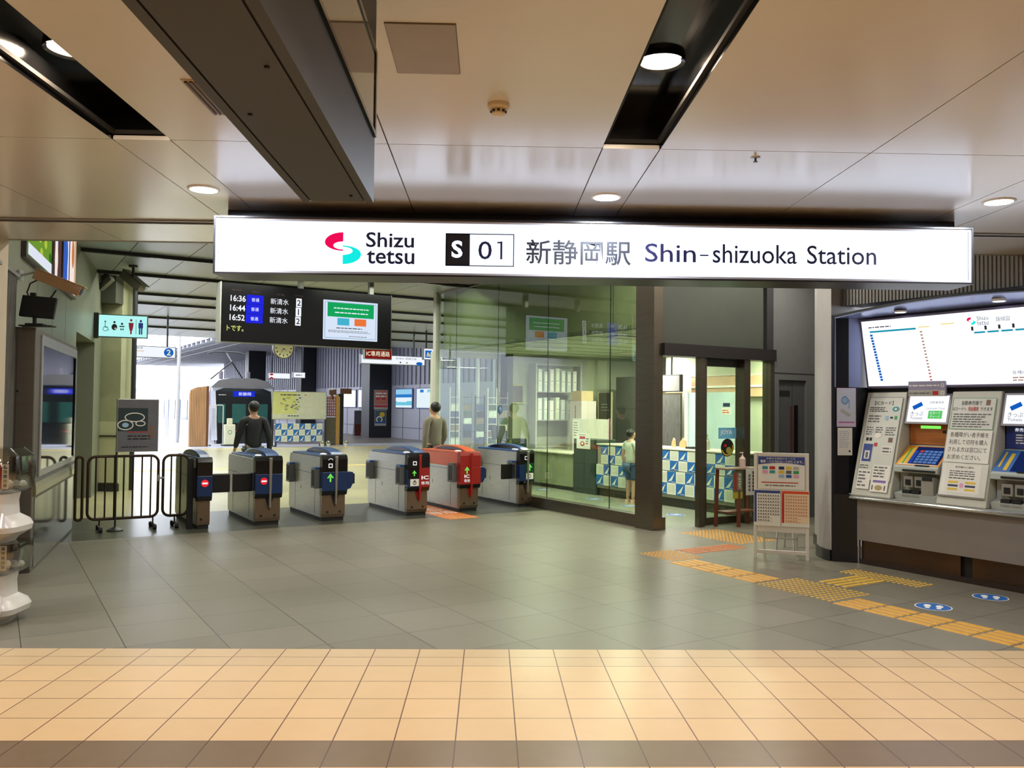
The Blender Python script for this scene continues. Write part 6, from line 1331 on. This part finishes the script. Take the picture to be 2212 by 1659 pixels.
m.obj('leg', t)
t = thing('wooden_gateway', 'brown wooden lattice gateway right of the poster board', 'gateway', G(12.05, 33.9, 0), RZ)
LAT = PM('lattice_rust', (150, 86, 44), 0.5, var=0.3, vs=8); GOLD = PM('old_gold', (190, 150, 80), 0.45, 0.3)
m = MB(); m.box(-0.30, 0.16, 0.0, 0.12, 0.0, 1.16, PM('dark_planks', (92, 86, 66), 0.6, var=0.3, vs=6, stretch=(8, 1, 1))); m.obj('lower_panel', t)
m = MB()
for k in range(6): m.box(-0.30+k*0.085, -0.26+k*0.085, 0.0, 0.06, 1.2, 2.05, LAT)
for k in range(7): m.box(-0.30, 0.16, 0.06, 0.09, 1.22+k*0.12, 1.26+k*0.12, LAT)
m.obj('lattice', t); m = MB(); m.box(0.16, 0.32, -0.02, 0.14, 0.0, 2.0, GOLD); m.hexa([(0.16, -0.02, 2.0), (0.32, -0.02, 2.0), (0.32, 0.14, 2.0), (0.16, 0.14, 2.0), (0.16, -0.02, 2.1), (0.2, -0.02, 2.1), (0.2, 0.14, 2.1), (0.16, 0.14, 2.1)], GOLD); m.obj('post', t); m = MB(); m.box(-0.14, 0.16, -0.02, 0.06, 2.1, 2.32, PM('brown_board', (96, 64, 44), 0.5)); m.box(-0.05, 0.05, 0.06, 0.10, 1.9, 2.2, LAT); m.obj('top_board', t)
t = thing('small_sign', 'small brown wooden sign board beside the lattice gateway', 'sign', G(12.75, 34.2, 0), RZ); m = MB(); m.box(-0.25, 0.25, 0, 0.05, 2.15, 2.38, PM('brown_board', (96, 64, 44), 0.5)); m.obj('board', t); m = MB(); m.box(-0.33, -0.10, 0.0, 0.3, 0.0, 2.15, BLACKM); m.obj('post', t)
for k, (a, lab) in enumerate(((11.55, 'small white flower pot at the foot of the lattice gateway'), (11.3, 'white flower pot near the right leg of the poster board'), (12.3, 'white flower pot right of the lattice gateway'))):
    t = thing('flower_pot', lab, 'flower pot', G(a, 32.9, 0), RZ, 'white flower pots at the platform head'); m = MB(); m.lathe([(0.06, 0), (0.09, 0.12), (0.08, 0.12), (0.001, 0.10)], (0, 0, 0), WHITE, 14); m.obj('pot', t, smooth=True); m = MB()
    for q in range(7): m.ball((0.07*math.cos(q*0.9), 0.07*math.sin(q*0.9), 0.16+0.02*(q % 3)), 0.035, WHITE if q % 2 else PM('leaf_green', (110, 128, 58), 0.5), 8, 6)
    m.obj('blossom', t)
# platform wall pictures
def wall_ad(label, b0, b1, z0, z1, parts, name='platform_poster'):
    t = thing(name, label, 'poster', G(17.98, b0, z0), RZ); m = MB(); w = b0-b1; h = z1-z0; m.box(-0.04, -0.001, -w, 0, 0, h, PM('poster_frame_blue', (60, 84, 150), 0.4)); m.obj('frame', t); m = MB(); p = Print(m, (-0.041, 0, 0), (0, -1, 0), (0, 0, 1))
    for i, (u0, v0, u1, v1, c) in enumerate(parts): p.rect(w*(0.04+0.92*u0), h*(0.04+0.92*v0), w*(0.04+0.92*u1), h*(0.04+0.92*v1), c, 0.001+i*0.001)
    m.obj('picture', t)
PSK = EM('ad_sky', (150, 206, 236), 0.9); PBL = EM('ad_sea', (46, 124, 206), 0.9); PWH = EM('ad_pale', (226, 240, 246), 0.95); PTL = EM('ad_aqua', (110, 200, 226), 0.9)
wall_ad('blue and white seascape poster on the platform wall', 40.9, 38.75, 1.55, 2.57, [(0, 0, 1, 1, PWH), (0, 0.72, 1, 1, PSK), (0, 0.55, 1, 0.72, PBL), (0, 0.12, 1, 0.35, PTL), (0.1, 0.3, 0.7, 0.42, PWH)])
wall_ad('bright poster next to the seascape, partly behind the standing person', 38.35, 36.2, 1.55, 2.57, [(0, 0, 1, 1, PWH), (0.2, 0.8, 0.4, 0.95, PBL), (0.6, 0.8, 0.9, 0.95, PSK)])
wall_ad('glowing cream poster on the pale platform wall left of the black column', 48.6, 46.5, 1.55, 2.6, [(0, 0, 1, 1, EM('ad_glow', (255, 250, 226), 1.2))])
wall_ad('second glowing poster right beside the cream one', 46.2, 44.2, 1.55, 2.6, [(0, 0, 1, 1, EM('ad_glow', (255, 250, 226), 1.2))])
def col_ad(label, a0, a1, z0, z1, fn):
    t = thing('column_poster', label, 'poster', G(a0, 41.49, z0), RZ); m = MB(); m.box(0, a1-a0, -0.01, 0, 0, z1-z0, PM('poster_grey_pale', (176, 172, 164), 0.5)); p = Print(m, (0, -0.011, 0), (1, 0, 0), (0, 0, 1)); fn(p, a1-a0, z1-z0); m.obj('sheet', t)
def f1(p, w, h): p.rect(0.02, h*0.25, w-0.02, h-0.02, PM('ad_salmon', (196, 110, 86), 0.5), 0.001); p.lines(0.08, h*0.6, w*0.9, h*0.9, 2, PAPER, 0.002, rnd=0); p.lines(0.12, h*0.45, w*0.85, h*0.66, 1, RED, 0.003, rnd=0); p.rect(0.02, h*0.12, w-0.02, h*0.22, RED, 0.001)
def f2(p, w, h): p.rect(0.02, h*0.15, w-0.02, h-0.02, PM('ad_slate', (70, 86, 96), 0.5), 0.001); p.ell(w*0.65, h*0.72, w*0.22, h*0.16, YEL, 0.002); p.ring(w*0.4, h*0.4, 0.12, 0.18, PAPER, 0.002); p.rect(0.02, h*0.18, w-0.02, h*0.26, BLUE, 0.003)
col_ad('salmon coloured poster on the black column', 17.0, 17.78, 1.47, 2.5, f1); col_ad('yellow and blue poster low on the black column', 17.05, 17.70, 0.62, 1.44, f2)
t = thing('folding_sign', 'dark folding sign board leaning by the platform wall', 'sign', G(17.2, 43.6, 0), RZ); m = MB(); m.box(-0.45, 0.45, 0, 0.05, 0.02, 1.4, PM('sign_slate', (90, 92, 98), 0.5)); m.obj('board', t); m = MB(); p = Print(m, (-0.42, -0.001, 0.04), (1, 0, 0), (0, 0, 1)); p.rect(0, 0, 0.84, 0.62, PM('sign_maroon', (96, 44, 36), 0.5), 0.001); p.poly([(0.3, 0.05), (0.5, 0.6), (0.62, 0.05)], PM('ad_salmon', (196, 110, 86), 0.5), 0.002); m.obj('picture', t); m = MB(); m.tube([(-0.4, 0.3, 0.0), (-0.4, 0.05, 1.3)], 0.015, CHAR, 6); m.tube([(0.4, 0.3, 0.0), (0.4, 0.05, 1.3)], 0.015, CHAR, 6); m.obj('prop', t)
# downpipe at the pier, yellow line
w = MB(); w.cyl((-6.78, 16.3, 0), (-6.78, 16.3, HZ), 0.045, PM('downpipe', (40, 42, 50), 0.4), 14); st('trim_8', w)
m = MB(); m.box(-6, 15, 0, 0.30, 0.0005, 0.004, PM('line_yellow', (214, 190, 110), 0.5)); o = tag(m.obj('floor_line'), 'pale yellow line across the hall floor before the platform', 'floor line'); o.location = G(0, 32.0); o.rotation_euler = (0, 0, RZ)
m = MB(); m.box(1, 14.5, 0, 0.28, 0.0005, 0.004, PM('line_yellow', (214, 190, 110), 0.5)); o = tag(m.obj('floor_line'), 'pale yellow line across the hall floor close behind the ticket gates', 'floor line'); o.location = G(0, 22.2); o.rotation_euler = (0, 0, RZ)
# hall linear lamps (visible fittings in the ceiling slots)
FIT = EM('tube_light', (250, 252, 236), 2.0)
for k, b in enumerate(HALL_SLOTS):
    for i, a in enumerate((3.2, 6.2) if k < 2 else (2.8, 5.8, 9.0, 12.5)):
        t = thing('linear_light', 'thin line light, %s from the left in the %s hall ceiling slot from the mall' % (('first', 'second', 'third', 'fourth')[i], ('first', 'second', 'third', 'fourth', 'fifth', 'sixth')[k]), 'light', G(a, b, HZ), RZ, 'line lights in the hall ceiling')
        m = MB(); m.box(-1.14, 1.14, -0.045, 0.045, 0.0, 0.06, DKGREY); m.obj('housing', t); m = MB(); m.box(-1.12, 1.12, -0.02, 0.02, -0.008, 0.0, FIT); m.obj('lens', t)
for i, (a, b) in enumerate(HALL_FILL):  # trim rings around the added, unseen fill lamps
    t = thing('hall_fill_light', 'round fill light added out of view in the hall ceiling before the gates', 'downlight', G(a, b, HZ), RZ, 'added fill lights over the concourse')
    m = MB(); m.lathe([(0.102, 0.0), (0.105, -0.01), (0.12, -0.008), (0.122, 0.0)], (0, 0, 0), WHITE, 24); m.obj('trim_ring', t, smooth=True)
for i, (a, b) in enumerate(OFFICE_LAMPS):
    t = thing('office_light', 'flat ceiling light in the ticket office, %s' % ('nearest the open door', 'above the office desk', 'behind the service counter', 'by the tall cabinet')[i], 'light', G(a, b, 2.795), RZ, 'ceiling lights of the ticket office'); m = MB(); m.box(-0.63, 0.63, -0.14, 0.14, -0.012, 0.0, WHITE); m.obj('tray', t)

# ================================================================== PEOPLE
def skin_obj(name, verts, edges, mat, parent, sub=2, root=0):
    me = bpy.data.meshes.new(name); me.from_pydata([v[0] for v in verts], edges, []); me.materials.append(mat)
    o = bpy.data.objects.new(name, me); COL.objects.link(o)
    if parent: o.parent = parent
    s = o.modifiers.new('skin', 'SKIN'); s.use_smooth_shade = True
    for i, v in enumerate(verts):
        r = v[1]; me.skin_vertices[0].data[i].radius = r if isinstance(r, tuple) else (r, r)
        me.skin_vertices[0].data[i].use_root = (i == root)
    b = o.modifiers.new('smooth', 'SUBSURF'); b.levels = sub; b.render_levels = sub
    return o
SKIN_ = PM('skin', (206, 160, 132), 0.5, var=0.04); HAIR = PM('hair_black', (26, 22, 22), 0.5)
def person(label, loc, rz, H, top, legs, shoe, short=False, stride=0.0, bag=None, arm=(0.0, 0.0)):
    """loc on the floor, rz turns the facing direction (local +y); H standing height"""
    t = thing('person', label, 'person', loc, rz)
    k = H
    hip = 0.055*k; sho = 0.105*k
    def leg(s):
        y = stride*s
        return [(Vector((s*hip, 0.0, 0.49*k)), 0.052*k), (Vector((s*hip, y*0.5+0.012*k, 0.275*k)), 0.034*k), (Vector((s*hip, y-0.01*k, 0.05*k)), 0.022*k), (Vector((s*hip*1.15, y+0.065*k, 0.02*k)), (0.022*k, 0.016*k))]
    def armp(s):
        f = arm[0] if s < 0 else arm[1]
        e = Vector((s*(sho+0.045*k), -0.02*k+f*0.10*k, 0.635*k)); w = Vector((s*(sho+0.05*k), 0.02*k+f*0.24*k, 0.50*k+f*0.10*k))
        return [(Vector((s*sho, -0.005*k, 0.81*k)), 0.036*k), (e, 0.024*k), (w, 0.017*k)]
    V = [(Vector((0, 0, 0.52*k)), (0.082*k, 0.060*k)), (Vector((0, 0.004*k, 0.62*k)), (0.074*k, 0.052*k)), (Vector((0, 0, 0.74*k)), (0.088*k, 0.058*k)), (Vector((0, -0.004*k, 0.825*k)), (0.050*k, 0.042*k)),
         (Vector((0, 0.002*k, 0.862*k)), 0.030*k), (Vector((0, 0.010*k, 0.905*k)), (0.044*k, 0.052*k)), (Vector((0, 0.008*k, 0.955*k)), (0.046*k, 0.054*k)), (Vector((0, 0.004*k, 0.985*k)), (0.030*k, 0.036*k))]
    E = [(0, 1), (1, 2), (2, 3), (3, 4), (4, 5), (5, 6), (6, 7)]
    n = len(V); V += [(Vector((0, 0.068*k, 0.925*k)), 0.009*k), (Vector((-0.048*k, 0.006*k, 0.928*k)), (0.006*k, 0.012*k)), (Vector((0.048*k, 0.006*k, 0.928*k)), (0.006*k, 0.012*k))]; E += [(6, n), (6, n+1), (6, n+2)]
    for s in (-1, 1):
        L = leg(s); b = len(V); V += L; E += [(0, b), (b, b+1), (b+1, b+2), (b+2, b+3)]
        A = armp(s); b = len(V); V += A; E += [(3, b), (b, b+1), (b+1, b+2)]
        w = A[2][0]; d = (A[2][0]-A[1][0]).normalized(); pb = len(V); V.append((w+d*0.035*k, (0.020*k, 0.012*k))); E.append((b+2, pb))
        side = Vector((0, 1, 0)); out = d.cross(side).normalized()
        for q in range(4):
            o_ = side*(q-1.5)*0.012*k; f1 = w+d*(0.062+0.004*(1.5-abs(q-1.5)))*k+o_; f2 = f1+d*0.026*k+out*(-s)*0.010*k; c = len(V)
            V += [(f1, 0.0055*k), (f2, 0.0045*k)]; E += [(pb, c), (c, c+1)]
        c = len(V); V += [(w+d*0.035*k+side*0.026*k, 0.006*k), (w+d*0.060*k+side*0.034*k, 0.005*k)]; E += [(pb, c), (c, c+1)]
    skin_obj('body', V, E, SKIN_, t)
    g = 1.16
    m = MB(Matrix.Translation((0, -0.016*k, 0.950*k)) @ Matrix.Rotation(math.radians(14), 4, 'X'))
    m.ball((0, 0, 0), 0.056*k, HAIR, 20, 14, (0.98, 1.12, 1.02)); m.obj('hair', t, smooth=True, ang=180)
    tv = [(Vector((0, 0, 0.50*k)), (0.096*k, 0.074*k)), (Vector((0, 0.003*k, 0.62*k)), (0.088*k, 0.066*k)), (Vector((0, 0, 0.74*k)), (0.102*k, 0.072*k)), (Vector((0, -0.004*k, 0.828*k)), (0.060*k, 0.052*k)), (Vector((0, 0, 0.850*k)), (0.038*k, 0.038*k))]
    te = [(0, 1), (1, 2), (2, 3), (3, 4)]
    for s in (-1, 1):
        A = armp(s); b = len(tv)
        if short: tv += [(A[0][0], 0.046*k), ((A[0][0]*0.4+A[1][0]*0.6), 0.036*k)]; te += [(3, b), (b, b+1)]
        else: tv += [(A[0][0], 0.046*k), (A[1][0], 0.034*k), (A[2][0]-(A[2][0]-A[1][0])*0.06, 0.025*k)]; te += [(3, b), (b, b+1), (b+1, b+2)]
    skin_obj('shirt' if short else 'jacket', tv, te, top, t)
    lv = [(Vector((0, 0, 0.50*k)), (0.088*k, 0.066*k))]; le = []
    for s in (-1, 1):
        L = leg(s); b = len(lv)
        if short: lv += [(L[0][0], 0.062*k), (L[1][0]+Vector((0, 0, 0.02*k)), 0.050*k)]; le += [(0, b), (b, b+1)]
        else: lv += [(L[0][0], 0.062*k), (L[1][0], 0.044*k), (L[2][0], 0.034*k)]; le += [(0, b), (b, b+1), (b+1, b+2)]
    skin_obj('shorts' if short else 'trousers', lv, le, legs, t)
    for s in (-1, 1):
        y = stride*s; m = MB(); x = s*hip*1.1
        if short:
            m.hexa([(x-0.028*k, y-0.04*k, 0), (x+0.028*k, y-0.04*k, 0), (x+0.030*k, y+0.10*k, 0), (x-0.030*k, y+0.10*k, 0), (x-0.028*k, y-0.04*k, 0.012*k), (x+0.028*k, y-0.04*k, 0.012*k), (x+0.030*k, y+0.10*k, 0.012*k), (x-0.030*k, y+0.10*k, 0.012*k)], shoe)
            m.box(x-0.033*k, x+0.033*k, y+0.04*k, y+0.065*k, 0.012*k, 0.042*k, shoe); m.box(x-0.031*k, x+0.031*k, y-0.03*k, y-0.01*k, 0.012*k, 0.048*k, shoe); m.obj('sandal', t, bevel=0.004)
        else:
            m.prism([(y-0.045*k, 0.0), (y+0.105*k, 0.0), (y+0.105*k, 0.02*k), (y+0.06*k, 0.042*k), (y+0.0, 0.062*k), (y-0.045*k, 0.06*k)], x-0.030*k, x+0.030*k, 'x', shoe); m.obj('shoe', t, bevel=0.012)
    if bag:
        m = MB(); m.box(-0.075*k, 0.075*k, -0.145*k, -0.072*k, 0.58*k, 0.80*k, bag); m.obj('backpack', t, bevel=0.03)
    return t
person('person in a black jacket walking away behind the second ticket gate', G(3.80, 14.6), RZ, 1.70, PM('jacket_black', (34, 36, 40), 0.7), PM('trousers_teal', (70, 92, 96), 0.7), BLACKM, stride=0.12, arm=(0.3, -0.2))
person('person in a grey beige coat behind the orange topped ticket gate', G(6.93, 14.0), RZ+0.2, 1.72, PM('coat_taupe', (128, 120, 108), 0.7), PM('trousers_dark', (58, 54, 50), 0.7), BLACKM, stride=-0.12, arm=(-0.2, 0.3))
person('person in a pale shirt and blue shorts standing at the office counter', G(9.47, 11.45), RZ-PI/2, 1.28, PM('shirt_pale', (206, 212, 196), 0.7), PM('shorts_blue', (54, 86, 122), 0.7), PM('sandal_cream', (206, 190, 170), 0.6), short=True)
